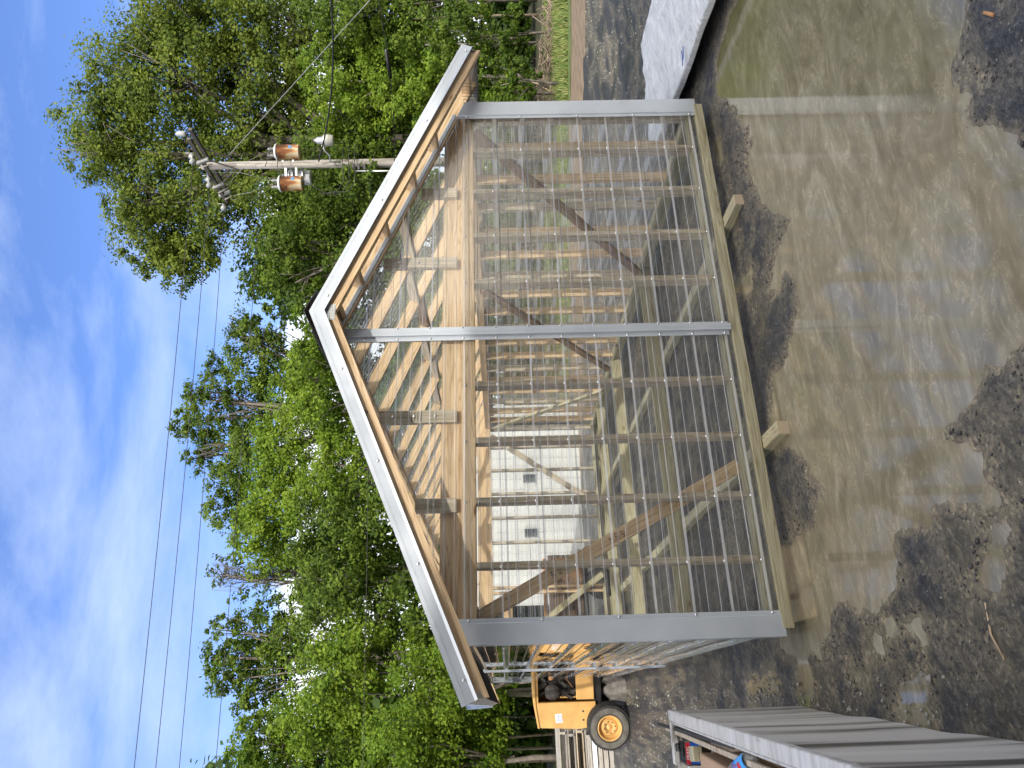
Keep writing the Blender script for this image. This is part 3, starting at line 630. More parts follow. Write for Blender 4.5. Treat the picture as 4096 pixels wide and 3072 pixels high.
# front screws at each stud and rib row
rows=[.2+i*.2286 for i in range(8)]+[2.02]
for k in list(range(1,10)):
    if k==5: continue
    for z in rows: screw(k*S,-.007,z,GH,(0,-1,0))
for gx in (.80,1.405,2.62,3.255):
    for z in (2.22,2.36,2.5):
        if z<zb(gx)-.1: screw(gx,-.007,z,GH,(0,-1,0))
bm=bmesh.new()
for k in range(0,19):
    for z in [.2+i*.2286 for i in range(9)]:
        lathe_bm(bm,[(.010,0),(.009,.003),(.006,.004),(.006,.008),(.002,.009)],6,Matrix.Translation((-.008,k*S+.01,z))@Matrix.Rotation(-math.pi/2,4,'Y'))
tag(link('side_screws',bm_mesh('side_screws',bm),'screw_zinc',GH),kind='stuff')
# black soffit mesh at both eaves
for sgn in (0,1):
    bm=bmesh.new(); y=-.29
    def P(x,yy): return Vector((bx(sgn,x),yy,2.032+SL*x))
    d=.034; r=.0016; xa,xb=-.33,-.005; span=xb-xa
    yy=-.29-span
    while yy<LEN+.29:
        for q in (1,-1):
            y0=yy if q==1 else yy+span; y1=y0+q*span; a=P(xa,y0); b=P(xb,y1)
            if min(y0,y1)>-.29 and max(y0,y1)<LEN+.29: tube_bm(bm,[a,b],r,3,cap=False)
        yy+=d
    o=link('soffit_mesh',bm_mesh('soffit_mesh',bm),'black_mesh',GH)
# short end caps of the eave seen from the front
# ---------------------------------------------------------------- wrapped lumber bundle on the right
def wrapped():
    T=.17; c=[gnd(2812,-20,T),gnd(2728,245,T),gnd(2644,415,T),gnd(2600,-5,T)]
    # plan: a long package, its near long side following the photo
    a=gnd(2745,245,T); b=gnd(2835,0,T); n1=gnd(2640,330,T); n0=gnd(2610,10,T)
    t=thing('wrapped_lumber','white plastic wrapped lumber package lying behind the puddle, right of the greenhouse','lumber package',((a.x+n0.x)/2,(a.y+n0.y)/2,0)); inv=Matrix.Translation(-t.location)
    ux=Vector((b.x-a.x,b.y-a.y,0)); ux.normalize(); A=Vector((a.x,a.y,0))-ux*1.5; uy=Vector((-ux.y,ux.x,0)); 
    if uy.x<0: uy=-uy
    wd=abs((Vector((n0.x,n0.y,0))-A).dot(uy))
    Lx=4.6; nx_,ny_=150,46; V=[];F=[]; r=np.random.default_rng(3)
    def nzz(u,v,s,k): return float(vnoise(np.array([u*s+50]),np.array([v*s+50]),k)[0])-.5
    for i in range(nx_+1):
        for j in range(ny_+1):
            u=i/nx_*Lx; v=j/ny_; 
            # cross section: down the near side, over the top, down the far side
            if v<.12: q=v/.12; off_=-.01; z=.125+(T-.125)*q
            elif v>.88: q=(1-v)/.12; off_=wd+.01; z=.125+(T-.125)*q
            else: off_=wd*(v-.12)/.76; z=T
            wr=.03*nzz(u*.4,v*9,1,5)+.045*(.5-abs(nzz(u*1.5+v*5,v*3-u*1.2,1.6,6)))+.022*(.5-abs(nzz(u+v*4,v*4-u,5,7)))-.014; seam=.012*math.exp(-((v-.38)/.008)**2)+.012*math.exp(-((v-.62)/.008)**2)+.01*math.exp(-((v-.2)/.006)**2)
            edge=.03*nzz(u*3,v,1.3,8)
            p=A+ux*u+uy*(off_+edge*(1 if v<.14 else .2)); V.append(p+Vector((0,0,z+(wr+seam if .12<=v<=.88 else wr*.6)))-t.location)
    for i in range(nx_):
        for j in range(ny_): o=i*(ny_+1)+j; F.append((o,o+1,o+ny_+2,o+ny_+1))
    k0=[i*0+j for j in range(ny_+1)]; F.append(tuple(k0[::-1])); F.append(tuple(nx_*(ny_+1)+j for j in range(ny_+1)))
    link('wrap',mesh('wrap',V,F,True),'lumber_wrap',t)
    mx=Matrix((ux,uy,Vector((0,0,1)))).transposed().to_4x4()
    for k in range(7):
        c=A+ux*(.25+k*.68)+uy*wd/2; 
        if k%3==0:
            m2=mx.copy(); m2.translation=c+Vector((0,0,.046))-t.location; link('dunnage',box_me('dunnage',.09,wd*.80,.09,.003),'treated',t,m2)
    m3=mx.copy(); m3.translation=A+ux*Lx/2+uy*wd/2+Vector((0,0,.09))-t.location
    link('lumber_core',box_me('lumber_core',Lx-.3,wd-.30,.06,.003),'black_metal',t,m3)  # core coloured black for the shade in the gap under the wrap
    m4=mx.copy()
    for txt,uu,vv,sz,rz in (('IEJ',1.62+.15,.93,.16,math.pi),('J/',1.50+.02,.035,.14,0)):
        p=A+ux*uu+uy*wd*vv+Vector((0,0,T+.030))-t.location; q=m4@Matrix.Rotation(rz,4,'Z'); q.translation=p
        text_me('lettering',txt,sz,'ink_blue',t,q,.002)
wrapped()
# ---------------------------------------------------------------- low metal-sided box at the left, and what lies on it
def sidebox():
    H=.81; t=thing('box_bed','grey streaked low box bed with weathered pale rim at the left edge','trailer box',(-.42,.32,0))
    dirv=Vector((-.055,-1,0)).normalized(); nr=Vector((1,-.055,0)).normalized()
    def pt(s,o,z): p=Vector((-.415,.315,0))+dirv*s+nr*o; return Vector((p.x,p.y,z))-t.location
    V=[];F=[];n=240
    for i in range(n+1):
        s=i/n*5.2; o=.002*math.sin(s*2*math.pi/.42)+.005*math.sin(s*2*math.pi/.97+1); 
        for z in (.02,.30,.60,H-.035): V.append(pt(s,o-.014+(.004 if z<.1 else 0),z))
    for i in range(n):
        for j in range(3): k=i*4+j; F.append((k,k+4,k+5,k+1))
    link('side_panel',mesh('side_panel',V,F,True),'box_side',t)
    def bar(name,s0,s1,o,z,wo,wz,m):
        a=pt(s0,o,z);b=pt(s1,o,z); return board(name,a,b,wo,wz,m,t,bev=.004)
    bar('rim',0,5.2,-.035,H-.018,.062,.036,'box_rim'); bar('rim',.05,5.2,-.075,H-.055,.014,.09,'box_rim')
    a=pt(-.0,-.0,.42);b=pt(0,-1.4,.42); board('end_panel',pt(.012,-.03,.40),pt(.012,-1.5,.40),.02,.76,'box_side',t)
    bar('floor',.05,5.1,-.75,.50,1.35,.03,'pine_aged')
    # the far rim
    board('rim',pt(.02,-.07,H-.02),pt(.02,-.30,H-.02),.05,.034,'box_rim',t,bev=.004)
    def free(name,label,cat,me,m,s,o,z,rz=0,tilt=0,group=None):
        p=pt(s,o,z)+t.location; ob=link(name,me,m); ob.matrix_world=Matrix.Translation(p)@Matrix.Rotation(-.055+rz,4,'Z')@Matrix.Rotation(tilt,4,'X'); tag(ob,label,cat,group); return ob
    free('wood_strip','long brown wood strip lying along the inside of the pale rim','board',box_me('wood_strip',.024,1.9,.020),'pine_aged',.72,-.125,H-.03)
    free('rubber_strip','narrow black strip sticking out past the box corner','strip',box_me('rubber_strip',.018,1.7,.014),'rubber',.40,-.100,H-.022,rz=.02)
    free('wood_block','pale squarish wood offcut between the black jug and the cardboard','offcut',box_me('wood_block',.075,.10,.05,.003),'treated',.42,-.20,H-.045,rz=.1)
    # cardboard carton
    ct=thing('cardboard_box','large flat brown cardboard carton with one torn crease inside the box bed','carton',tuple(pt(1.35,-.52,H-.20)+t.location)); ct.rotation_euler=(0,0,-.08)
    link('carton_body',box_me('carton_body',.62,1.75,.30,.006),'cardboard',ct)
    tube('crease',[(.12,.42,.1512),(.125,.3,.1525),(.13,.18,.1512)],.004,'twig_pale',ct,6)
    link('flap',box_me('flap',.20,.16,.006,.001),'cardboard',ct,Matrix.Translation((-.12,.94,.10))@Matrix.Rotation(.2,4,'X'))
    # black jug
    j=thing('oil_jug','black plastic jug with red and blue label at the box bed corner','jug',tuple(pt(.18,-.215,H-.10)+t.location)); j.rotation_euler=(0,0,-.12)
    bm=bmesh.new(); add_box(bm,(0,0,0),(.135,.11,.165)); bmesh.ops.bevel(bm,geom=bm.edges[:],offset=.018,segments=4,affect='EDGES'); link('jug_body',bm_mesh('jug_body',bm,True),'black_plastic',j)
    for q in (-.02,.0,.02):
        bm=bmesh.new(); tube_bm(bm,[(.05+q*.0,q*1.8-.01,.083),(-.05,q*1.8-.01,.083)],.003,6); link('rib',bm_mesh('rib',bm,True),'black_plastic',j)
    # label on the side that faces the camera (-y)
    fr=Matrix.Translation((0,-.0560,.012)); 
    link('label_band',box_me('label_band',.112,.0012,.026,0),'label_red',j,Matrix.Translation((0,-.0562,.055))); link('label_field',box_me('label_field',.112,.0012,.056,0),'label_blue',j,Matrix.Translation((0,-.0562,.014)))
    text_me('lettering','FRAM',.026,'label_white',j,Matrix.Translation((0,-.0575,.055))@Matrix.Rotation(math.pi/2,4,'X')); text_me('lettering','SUPER',.016,'label_white',j,Matrix.Translation((0,-.0575,.026))@Matrix.Rotation(math.pi/2,4,'X'))
    text_me('lettering','PREMIUM',.014,'label_white',j,Matrix.Translation((0,-.0575,.004))@Matrix.Rotation(math.pi/2,4,'X'))
    lathe('cap',[(.0,.0),(.022,.0),(.022,.025),(.0,.025)],'black_plastic',j,16,Matrix.Translation((.02,.02,.08)))
    # crumpled paper
    bm=bmesh.new(); r=random.Random(4); g=[[bm.verts.new((i*.014-.09,k*.014-.05,.012*r.random()+.02*math.sin(i*1.1)*math.cos(k*.8)-.012*k*.3)) for k in range(9)] for i in range(13)]
    for i in range(12):
        for k in range(8): bm.faces.new((g[i][k],g[i+1][k],g[i+1][k+1],g[i][k+1]))
    free('crumpled_paper','crumpled pale blue paper beside the black jug','paper',bm_mesh('crumpled_paper',bm),'paper',.25,-.36,H-.03,rz=.4)
    # clear bottle with blue label
    bp=pt(1.30,-.150,H-.045)+t.location; b=thing('clear_bottle','clear plastic bottle with a bright blue and red label lying against the rim','bottle',tuple(bp)); b.rotation_euler=(0,0,.25)
    BX=Matrix.Rotation(-math.pi/2,4,'X')
    lathe('bottle_body',[(.002,-.15),(.036,-.145),(.042,-.13),(.042,.06),(.036,.10),(.018,.13),(.014,.135),(.014,.16),(.001,.16)],'clear_bottle',b,28,BX@Matrix.Rotation(math.pi,4,'X'))
    def arc(name,m,y0,y1,a0,a1,rad):
        bm=bmesh.new(); A=[];B=[]
        for i in range(15):
            a=a0+(a1-a0)*i/14; A.append(bm.verts.new((math.cos(a)*rad,y0,math.sin(a)*rad))); B.append(bm.verts.new((math.cos(a)*rad,y1,math.sin(a)*rad)))
        for i in range(14): bm.faces.new((A[i],A[i+1],B[i+1],B[i]))
        return link(name,bm_mesh(name,bm,True),m,b)
    arc('label','label_sky',-.12,.045,.9,2.9,.0432); arc('label_band','label_blue',.020,.045,.9,2.9,.0438); arc('label_mark','label_red',-.075,-.03,1.5,2.1,.0440)
    text_me('lettering','H',.05,'label_red',b,Matrix.Translation((-.012,-.01,.0445))@Matrix.Rotation(-.35,4,'Y'))
sidebox()
# small scraps on the ground
p=gnd(3990,60); o=tube('rusty_bolt',[(0,0,.012),(.05,.03,.014)],.007,'engine_pipe'); o.location=p; tag(o,'small rusty orange bolt lying on the black mud near the puddle','bolt')
p=gnd(4030,2640); o=tube('straw',[(0,0,.01),(.09,.03,.014),(.2,.02,.008)],.004,'twig_pale'); o.location=p; tag(o,'pale straw stalk lying on the dark mud at the bottom','straw')
# ---------------------------------------------------------------- yellow machine behind the greenhouse
def machine():
    base=gnd(2519,2905); fwd=Vector((base.x-CP.x,base.y-CP.y,0)).normalized(); rt=Vector((fwd.y,-fwd.x,0))
    t=thing('yellow_tractor','faded yellow tractor with open engine bay parked behind the greenhouse','tractor',tuple(base)); t.rotation_euler=(0,0,math.atan2(rt.y,rt.x)-R_(16))
    # local: x right, y away, z up
    hood=[(-.02,.56),(-.03,.72),(.03,1.24),(.36,1.33),(.38,1.10),(.33,.56)]
    V=prism('hood_side',[(-.03,.60),(-.045,.72),(-.02,1.28),(.05,1.345),(.33,1.345),(.33,.47),(.16,.47),(.10,.60)],.10,.16,'y','yellow_paint',t,.006)
    prism('hood_front',[(.05,.50),(1.25,.50),(1.25,1.345),(.05,1.345)],.62,.70,'y','yellow_paint',t,.006)
    prism('hood_top',[(-.02,1.33),(.3,1.385),(1.3,1.40),(1.3,1.36),(.3,1.35),(-.02,1.30)],.08,.72,'y','yellow_paint',t,.006)
    prism('rear_panel',[(.10,.47),(.72,.47),(.72,1.34),(.10,1.34)],.0,.0,'y','yellow_paint',t) if False else None
    link('rear_panel',box_me('rear_panel',.04,.60,.80,.004),'yellow_paint',t,Matrix.Translation((-.0,.42,.93)))
    link('side_post',box_me('side_post',.05,.05,.86,.004),'yellow_paint',t,Matrix.Translation((.80,.13,.91)))
    link('lower_panel',box_me('lower_panel',.40,.05,.26,.006),'yellow_paint',t,Matrix.Translation((.56,.13,.62)))
    link('top_rail',box_me('top_rail',.55,.05,.045,.004),'yellow_paint',t,Matrix.Translation((.56,.13,1.335)))
    bm=bmesh.new(); r=random.Random(2)
    add_box(bm,(.58,.42,.95),(.42,.30,.42))
    for k in range(26):
        rr=Matrix.Rotation(r.uniform(0,3),3,'Y'); add_box(bm,(.36+r.random()*.42,.20+r.random()*.12,.76+r.random()*.5),(r.uniform(.03,.14),.08,r.uniform(.03,.12)),rr.to_4x4())
    bmesh.ops.bevel(bm,geom=bm.edges[:],offset=.006,segments=1,affect='EDGES'); link('engine',bm_mesh('engine',bm),'engine_dark',t)
    lathe('fan_pulley',[(.0,0),(.11,0),(.12,.02),(.11,.04),(.05,.045),(.0,.05)],'engine_dark',t,22,Matrix.Translation((.46,.19,1.10))@Matrix.Rotation(math.pi/2,4,'X'))
    tube('exhaust_pipe',[(.77,.17,1.30),(.77,.16,1.18),(.72,.16,1.12),(.64,.17,1.11)],.038,'engine_pipe',t,12)
    for k in range(9):
        a=(.38+r.random()*.4,.19,.8+r.random()*.45); b=(a[0]+r.uniform(-.15,.15),.15,a[2]+r.uniform(-.15,.15)); c=(b[0]+r.uniform(-.1,.1),.2,b[2]-r.random()*.15)
        tube('hose',[a,b,c],.006,'engine_pipe' if k==3 else 'black_metal',t,6)
    # sticker with a scribble
    s=link('sticker',box_me('sticker',.125,.002,.10,0),'label_white',t,Matrix.Translation((.11,.098,1.02))@Matrix.Rotation(-.08,4,'Y'))
    tube('scribble',[(-.045,-.002,-.03),(-.03,-.002,.03),(-.02,-.002,-.01),(-.01,-.002,.02),(.0,-.002,-.012),(.012,-.002,.014),(.022,-.002,-.01),(.03,-.002,.012),(.046,-.002,-.004)],.0045,'label_blue',s,5); link('sticker_line',box_me('sticker_line',.09,.001,.008,0),'label_blue',s,Matrix.Translation((0,-.0018,-.034)))
    for (x,z) in ((.20,.66),(.08,.66)): lathe('bolt_hole',[(0,0),(.014,0),(.014,.004),(0,.004)],'black_metal',t,10,Matrix.Translation((x,.098,z))@Matrix.Rotation(math.pi/2,4,'X'))
    link('chassis',box_me('chassis',1.3,.5,.14,.01),'black_metal',t,Matrix.Translation((.55,.42,.44)))
    # wheel
    cy=.02; cz=.308; wt=bpy.data.objects.new('wheel',None); COL.objects.link(wt); wt.parent=t; wt.matrix_local=Matrix.Translation((.02,-.02,cz))@Matrix.Rotation(math.pi/2,4,'X')
    ty=lathe('tyre',[(.165,.115),(.185,.128),(.24,.13),(.285,.115),(.305,.08),(.308,0),(.305,-.10),(.285,-.16),(.24,-.17),(.17,-.16)],'rubber',wt,56,cap=False)
    bm=bmesh.new()
    for k in range(64):
        a=2*math.pi*k/64
        for zz,w_ in ((.085,.055),(.0,.05),(-.085,.055)):
            m=Matrix.Rotation(a+(.03 if zz==0 else 0),4,'Z')@Matrix.Translation((.305 if abs(zz)<.05 else .300,0,zz)); add_box(bm,m.translation,(.016,.018,w_),Matrix.Rotation(a,4,'Z'))
    o=link('tread',bm_mesh('tread',bm),'rubber',wt)
    lathe('sidewall',[(.170,.118),(.20,.1305),(.245,.1315),(.272,.122)],'tyre_side',wt,56,cap=False)
    lathe('rim',[(.178,.118),(.172,.128),(.160,.125),(.150,.09),(.135,.055),(.120,.050),(.110,.075),(.098,.082),(.060,.082),(.055,.06),(.045,.055),(.03,.075),(.001,.08)],'yellow_paint',wt,48,cap=False)
    for k in range(8):
        a=k*math.pi/4+.2; lathe('lug_bolt',[(0,.0),(.009,.0),(.009,.008),(0,.008)],'engine_dark',wt,8,Matrix.Translation((.080*math.cos(a),.080*math.sin(a),.081)))
    w2=wt.copy(); COL.objects.link(w2); w2.parent=t; w2.matrix_local=Matrix.Translation((.02,.80,cz))@Matrix.Rotation(-math.pi/2,4,'X')
    for ch in list(wt.children): c=ch.copy(); COL.objects.link(c); c.parent=w2
    w3=wt.copy(); COL.objects.link(w3); w3.parent=t; w3.matrix_local=Matrix.Translation((1.15,-.0,cz))@Matrix.Rotation(math.pi/2,4,'X')
    for ch in list(wt.children): c=ch.copy(); COL.objects.link(c); c.parent=w3
machine()
# low grey heap at the far corner
def heap(name,label,cat,c,rx,ry,h,m,seed,n=40):
    V=[];F=[]
    for i in range(n+1):
        for j in range(n+1):
            x=(i/n*2-1);y=(j/n*2-1); d=math.hypot(x,y); z=max(0,1-d)**.7*h*(.55+.9*float(vnoise(np.array([x*4+9]),np.array([y*4+9]),seed)[0]))+ (0.05*float(vnoise(np.array([x*14+9]),np.array([y*14+9]),seed+1)[0]) if d<.95 else -.03)*h*2
            V.append((x*rx,y*ry,z-.02))
    for i in range(n):
        for j in range(n): o=i*(n+1)+j; F.append((o,o+n+1,o+n+2,o+1))
    o=link(name,mesh(name,V,F,True),m); o.location=c; return tag(o,label,cat)
heap('gravel_heap','small grey gravel heap at the far left corner of the greenhouse','gravel heap',(-.12,7.55,0),.30,.5,.75,'dirt_pile',4)
# pallets and boards left of the machine
def pallets():
    base=gnd(2470,3060); fwd=Vector((base.x-CP.x,base.y-CP.y,0)).normalized(); rt=Vector((fwd.y,-fwd.x,0)); rz=math.atan2(rt.y,rt.x)
    def pallet(z,label,dx=0,r=0,m='pine_aged'):
        t=thing('pallet',label,'pallet',tuple(base+rt*(-.15+dx)+fwd*1.2+Vector((0,0,z))),'pallets stacked left of the yellow tractor'); t.rotation_euler=(0,0,rz+r)
        for k in range(7): link('top_slat',box_me('top_slat',1.5,.09,.018,.002),m,t,Matrix.Translation((0,-.5+k*.165,.125)))
        for k in range(3): link('stringer',box_me('stringer',.04,1.1,.09,.002),m,t,Matrix.Translation((-.65+k*.65,0,.071)))
        for k in range(4): link('bottom_slat',box_me('bottom_slat',1.5,.09,.018,.002),m,t,Matrix.Translation((0,-.48+k*.32,.017)))
    for k,(dx,r,m,l) in enumerate(((0,0,'pine_aged','brown pallet at the bottom of the stack left of the tractor'),(.03,.03,'pine_aged','brown pallet second from the bottom of the stack left of the tractor'),(-.04,-.02,'grey_wood','greyed pallet third up in the stack left of the tractor'),(.02,.02,'pine_aged','lighter pallet fourth up in the stack left of the tractor'),(-.02,.0,'grey_wood','greyed pallet fifth up in the stack left of the tractor'),(.03,-.03,'grey_wood','pale pallet topmost in the stack left of the tractor'))):
        pallet(k*.150,l,dx,r,m)
    for k in range(5):
        o=link('white_board',box_me('white_board',1.3-.1*k,.075,.02,.002),'paper' if k==3 else 'grey_wood'); o.matrix_world=Matrix.Translation(base+rt*(.02)+fwd*(.25+.05*k)+Vector((0,0,.05+.085*k)))@Matrix.Rotation(rz+.04*k-.08,4,'Z')@Matrix.Rotation(1.2,4,'X'); tag(o,['lowest grey board leaning at the pallet stack','white painted board just above the lowest grey board','middle grey board leaning at the pallet stack','upper white painted board leaning at the pallet stack','top grey board leaning at the pallet stack'][k],'board','loose boards in front of the pallets')
pallets()
# white sided building seen through the back wall
def whiteb():
    c=gnd(2405,2010); D=16.0; c=at(2100,1990,D); t=thing('white_building','white metal sided building with small windows behind the greenhouse','building',(c.x,c.y,0)); t.rotation_euler=(0,0,-YAW*.55)
    V=[];F=[];n=0; x=-2.3
    prof=[]
    while x<2.0: prof+= [(x,0),(x+.17,0),(x+.185,-.02),(x+.215,-.02),(x+.23,0)]; x+=.23
    for (a,b) in prof: V+= [(a,b,.0),(a,b,2.75)]
    for i in range(len(prof)-1): F.append((2*i,2*i+2,2*i+3,2*i+1))
    link('siding',mesh('siding',V,F),'white_siding',t)
    link('wall_core',box_me('wall_core',4.3,3.0,2.72,.01),'white_siding',t,Matrix.Translation((-.12,1.53,1.36)))
    prism('roof',[(-.15,2.75),(3.2,2.75),(1.5,2.95)],-2.5,2.2,'x','shed_metal',t)
    for xw in (-.77,.41):
        w_=link('window',box_me('window',.19,.03,.27,.002),'window_dark',t,Matrix.Translation((xw,-.035,1.16)))
        for q in (-.10,.10): link('frame',box_me('frame',.015,.04,.31,.002),'white_siding',w_,Matrix.Translation((q,-.005,0)))
whiteb()
def darkshed():
    c=at(2200,2500,12.0); t=thing('brown_trailer','low dark brown wagon body behind the back left corner of the greenhouse','wagon',(c.x,c.y,0)); t.rotation_euler=(0,0,-YAW*.55)
    link('body',box_me('body',2.2,1.2,.5,.02),'brace_brown',t,Matrix.Translation((0,0,.75))); link('deck',box_me('deck',2.4,1.3,.06,.01),'black_metal',t,Matrix.Translation((0,0,.47)))
    for x in (-.7,.7): lathe('wheel',[(0,-.1),(.2,-.1),(.24,-.06),(.24,.06),(.2,.1),(0,.1)],'rubber',t,20,Matrix.Translation((x,-.62,.24))@Matrix.Rotation(math.pi/2,4,'X'))
    link('top_rail',box_me('top_rail',2.2,.05,.06,.01),'engine_pipe',t,Matrix.Translation((0,-.58,1.12)))
darkshed()
# large shed behind the photographer: it shades the yard
def shed():
    yw=-11.0; h=1.98+(-yw)*.2025/.29; t=thing('workshop_building','large grey metal workshop behind the photographer that shades the yard','building',(0,yw,0))
    x0,x1=-14,8.5
    link('wall',box_me('wall',x1-x0,.2,h-.3,.02),'shed_metal',t,Matrix.Translation(((x0+x1)/2,-.15,(h-.3)/2)))
    prism('roof',[(.0,h-.3),(.0,h),(-6,h+1.6),(-12,h),(-12,h-.3)],x0-.2,x1+.2,'x','shed_metal',t)
    d=link('door',box_me('door',4,.06,4.2,.02),'grey_tank',t,Matrix.Translation((-4,-.02,2.1))); link('handle',box_me('handle',.3,.05,.05,.01),'black_metal',d,Matrix.Translation((0,.05,-1)))
    for x in (2,5): wdw=link('window',box_me('window',1.4,.05,1.0,.01),'window_dark',t,Matrix.Translation((x,-.03,2.2)))
shed()
# ---------------------------------------------------------------- utility pole
def pole():
    D=24.6; top=at(808,664,D); bx_=at(1500,668,D); t=thing('utility_pole','weathered utility pole with crossarm, three transformers and a lamp rising behind the roof','utility pole',(top.x,top.y,0)); I=t.location
    l=lambda p:Vector(p)-I
    tube('pole',[(0,0,-.2),(0,0,top.z*.5),(0,0,top.z)],.17,'pole_wood',t,20,.125)
    A=at(757,535,23.2); B=at(897,790,26.4); ax=(B-A).normalized(); side=ax.cross(Vector((0,0,1))).normalized()
    for s_ in (-1,1):
        a=A+side*.19*s_; b=B+side*.19*s_; b.z=a.z=A.z-.0; board('crossarm',l(a),l(b),.10,.13,'old_crossarm',t,bev=.006)
        for q in (.27,.73):
            p=A.lerp(B,q)+side*.2*s_; p.z=A.z-.07; board('arm_brace',l(p),l(Vector((top.x,top.y,A.z-1.0))+side*.15*s_),.03,.05,'old_crossarm',t,up=ax)
    lathe('arm_cap',[(0,0),(.07,0),(.09,.05),(.09,.25),(.05,.32),(0,.34)],'porcelain',t,14,Matrix.Translation(l(A+Vector((0,0,.10)))))
    def bells(p,q,n=2,r=.11):
        p=Vector(p);q=Vector(q);d=(q-p); prof=[]
        for k in range(n): z0=k/n*d.length; h=d.length/n; prof+=[(.03,z0),(r,z0+h*.15),(r*.95,z0+h*.3),(r*.55,z0+h*.6),(.035,z0+h*.95)]
        return lathe('insulator',prof,'porcelain',t,14,Matrix.Translation(l(p))@d.to_track_quat('Z','Y').to_matrix().to_4x4())
    def fins(p,q,r=.085,n=9):
        p=Vector(p);q=Vector(q);d=(q-p); prof=[(.02,0)]
        for k in range(n): z0=(k+.1)/n*d.length; h=d.length/n; prof+=[(r*.55,z0),(r,z0+h*.35),(r*.55,z0+h*.7)]
        prof.append((.02,d.length)); return lathe('fuse_cutout',prof,'porcelain',t,14,Matrix.Translation(l(p))@d.to_track_quat('Z','Y').to_matrix().to_4x4())
    ins=[(at(765,612,23.4),at(772,652,23.2)),(at(832,702,24.9),at(838,748,24.7)),(at(893,815,26.3),at(896,838,26.1))]
    I0=[]
    for (a,b) in ins: a_=a; bells(b,a_,2 if a is not ins[2][0] else 1); I0.append(b); tube('hook',[l(a_),l(a_)+Vector((0,0,.2)) ],.015,'wire_steel',t,6)
    pa=[at(766,575,23.4),at(829,675,24.8),at(880,790,26.2)]
    fins(at(786,655,24.0),at(836,637,23.9)); fins(at(852,754,25.4),at(898,733,25.3)); fins(at(878,786,26.0),at(923,766,25.9))
    for (a,b) in ((at(795,672,24.1),at(850,655,24.0)),(at(872,772,25.5),at(912,752,25.4)),(at(900,798,25.9),at(930,782,25.8))): tube('fuse_tube',[l(a),l(b)],.02,'pole_wood',t,8)
    def tank(x0,x1,y,D,m,name='transformer'):
        a=at(x0,y,D);b=at(x1,y,D); h=a.z-b.z; b=Vector((a.x,a.y,b.z)); r=.245
        g=lathe(name,[(0,0),(r*.97,0),(r,.03),(r,h-.06),(r+.025,h-.05),(r+.025,h-.01),(r*.8,h+.03),(0,h+.05)],m,t,30,place=Matrix.Translation(l(b)))
        lathe('lid',[(r+.012,h-.055),(r+.032,h-.05),(r+.032,h-.008),(r*.85,h+.036),(0,h+.055)],'grey_tank',g,30)
        for q in (-.11,.11):
            prof=[(.02,0)]+sum([[(.035,.03+k*.04),(.065,.045+k*.04),(.035,.06+k*.04)] for k in range(5)],[])+[(.02,.27),(0,.28)]
            lathe('bushing',prof,'porcelain',g,12,Matrix.Translation((CR.x*q,CR.y*q,h+.02)))
        link('sticker',box_me('sticker',.09,.012,.11,0),'blue_sticker',g,Matrix.Translation((-CF.x*r*.97+CR.x*.1,-CF.y*r*.97+CR.y*.1,.28))@Matrix.Rotation(-YAW,4,'Z'))
        link('mount',box_me('mount',.40,.10,.08,.01),'galvanized',t,Matrix.Translation(l((b+Vector((top.x,top.y,b.z)))/2)+Vector((0,0,.25)))@Matrix.Rotation(-YAW,4,'Z')); link('mount',box_me('mount',.40,.10,.08,.01),'galvanized',t,Matrix.Translation(l((b+Vector((top.x,top.y,b.z)))/2)+Vector((0,0,.60)))@Matrix.Rotation(-YAW,4,'Z'))
        return b
    t1=tank(1105,1200,609,24.5,'rusty_tank'); t2=tank(1120,1211,735,24.3,'rusty_tank'); tank(1160,1246,712,25.2,'grey_tank')
    # lamp
    a=at(1322,648,24.4); b=at(1300,603,24.1); c=at(1288,580,24.0); tube('lamp_arm',[l(at(1365,650,24.4)),l(a),l(at(1318,620,24.3)),l(b),l(c)],.035,'galvanized',t,10)
    q=at(1285,562,24.0); zt=at(1256,562,24.0).z; zbm=at(1336,562,24.0).z; hh=zt-zbm
    lathe('lamp_head',[(0,hh),(.05,hh),(.06,hh*.9),(.11,hh*.85),(.13,hh*.55),(.19,hh*.5),(.20,hh*.42)],'galvanized',t,20,Matrix.Translation(l((q.x,q.y,zbm))))
    lathe('lamp_lens',[(.195,hh*.43),(.205,hh*.38),(.17,.03),(.14,.0),(0,0)],'fixture_glass',t,20,Matrix.Translation(l((q.x,q.y,zbm))))
    tube('conduit',[l(at(1420,684,24.35)),l(at(1640,684,24.35))],.03,'galvanized',t,8)
    for k in range(3):
        cp=at(1412+26*k*.9,668,24.4); link('clamp',box_me('clamp',.2,.14,.09,.01),'black_metal',t,Matrix.Translation(l(cp))@Matrix.Rotation(-YAW,4,'Z'))
        pts=[(1372+25*k,590-8*k),(1370+24*k,640),(1372+24*k,690),(1376+22*k,727),(1345+25*k,765),(1275+30*k,778)]
        tube('loop_cable',[l(at(x,y,24.2+.05*k)) for x,y in pts],.014,'wire_black',t,6)
    for pts in ([(1108,612),(1112,632),(1108,680),(1145,754)],[(1160,692),(1200,712),(1235,735),(1300,770),(1400,790)],[(1085,592),(1070,640),(1060,668)]): tube('jumper',[l(at(x,y,24.1)) for x,y in pts],.012,'wire_black',t,6)
    for pts in ([(838,650),(860,690),(960,690),(1090,722)],[(935,782),(1000,770),(1085,735)],[(905,745),(1000,640),(1085,600)]): tube('jumper',[l(at(x,y,24.3)) for x,y in pts],.006,'wire_steel',t,5)
    return I0
I0=pole()
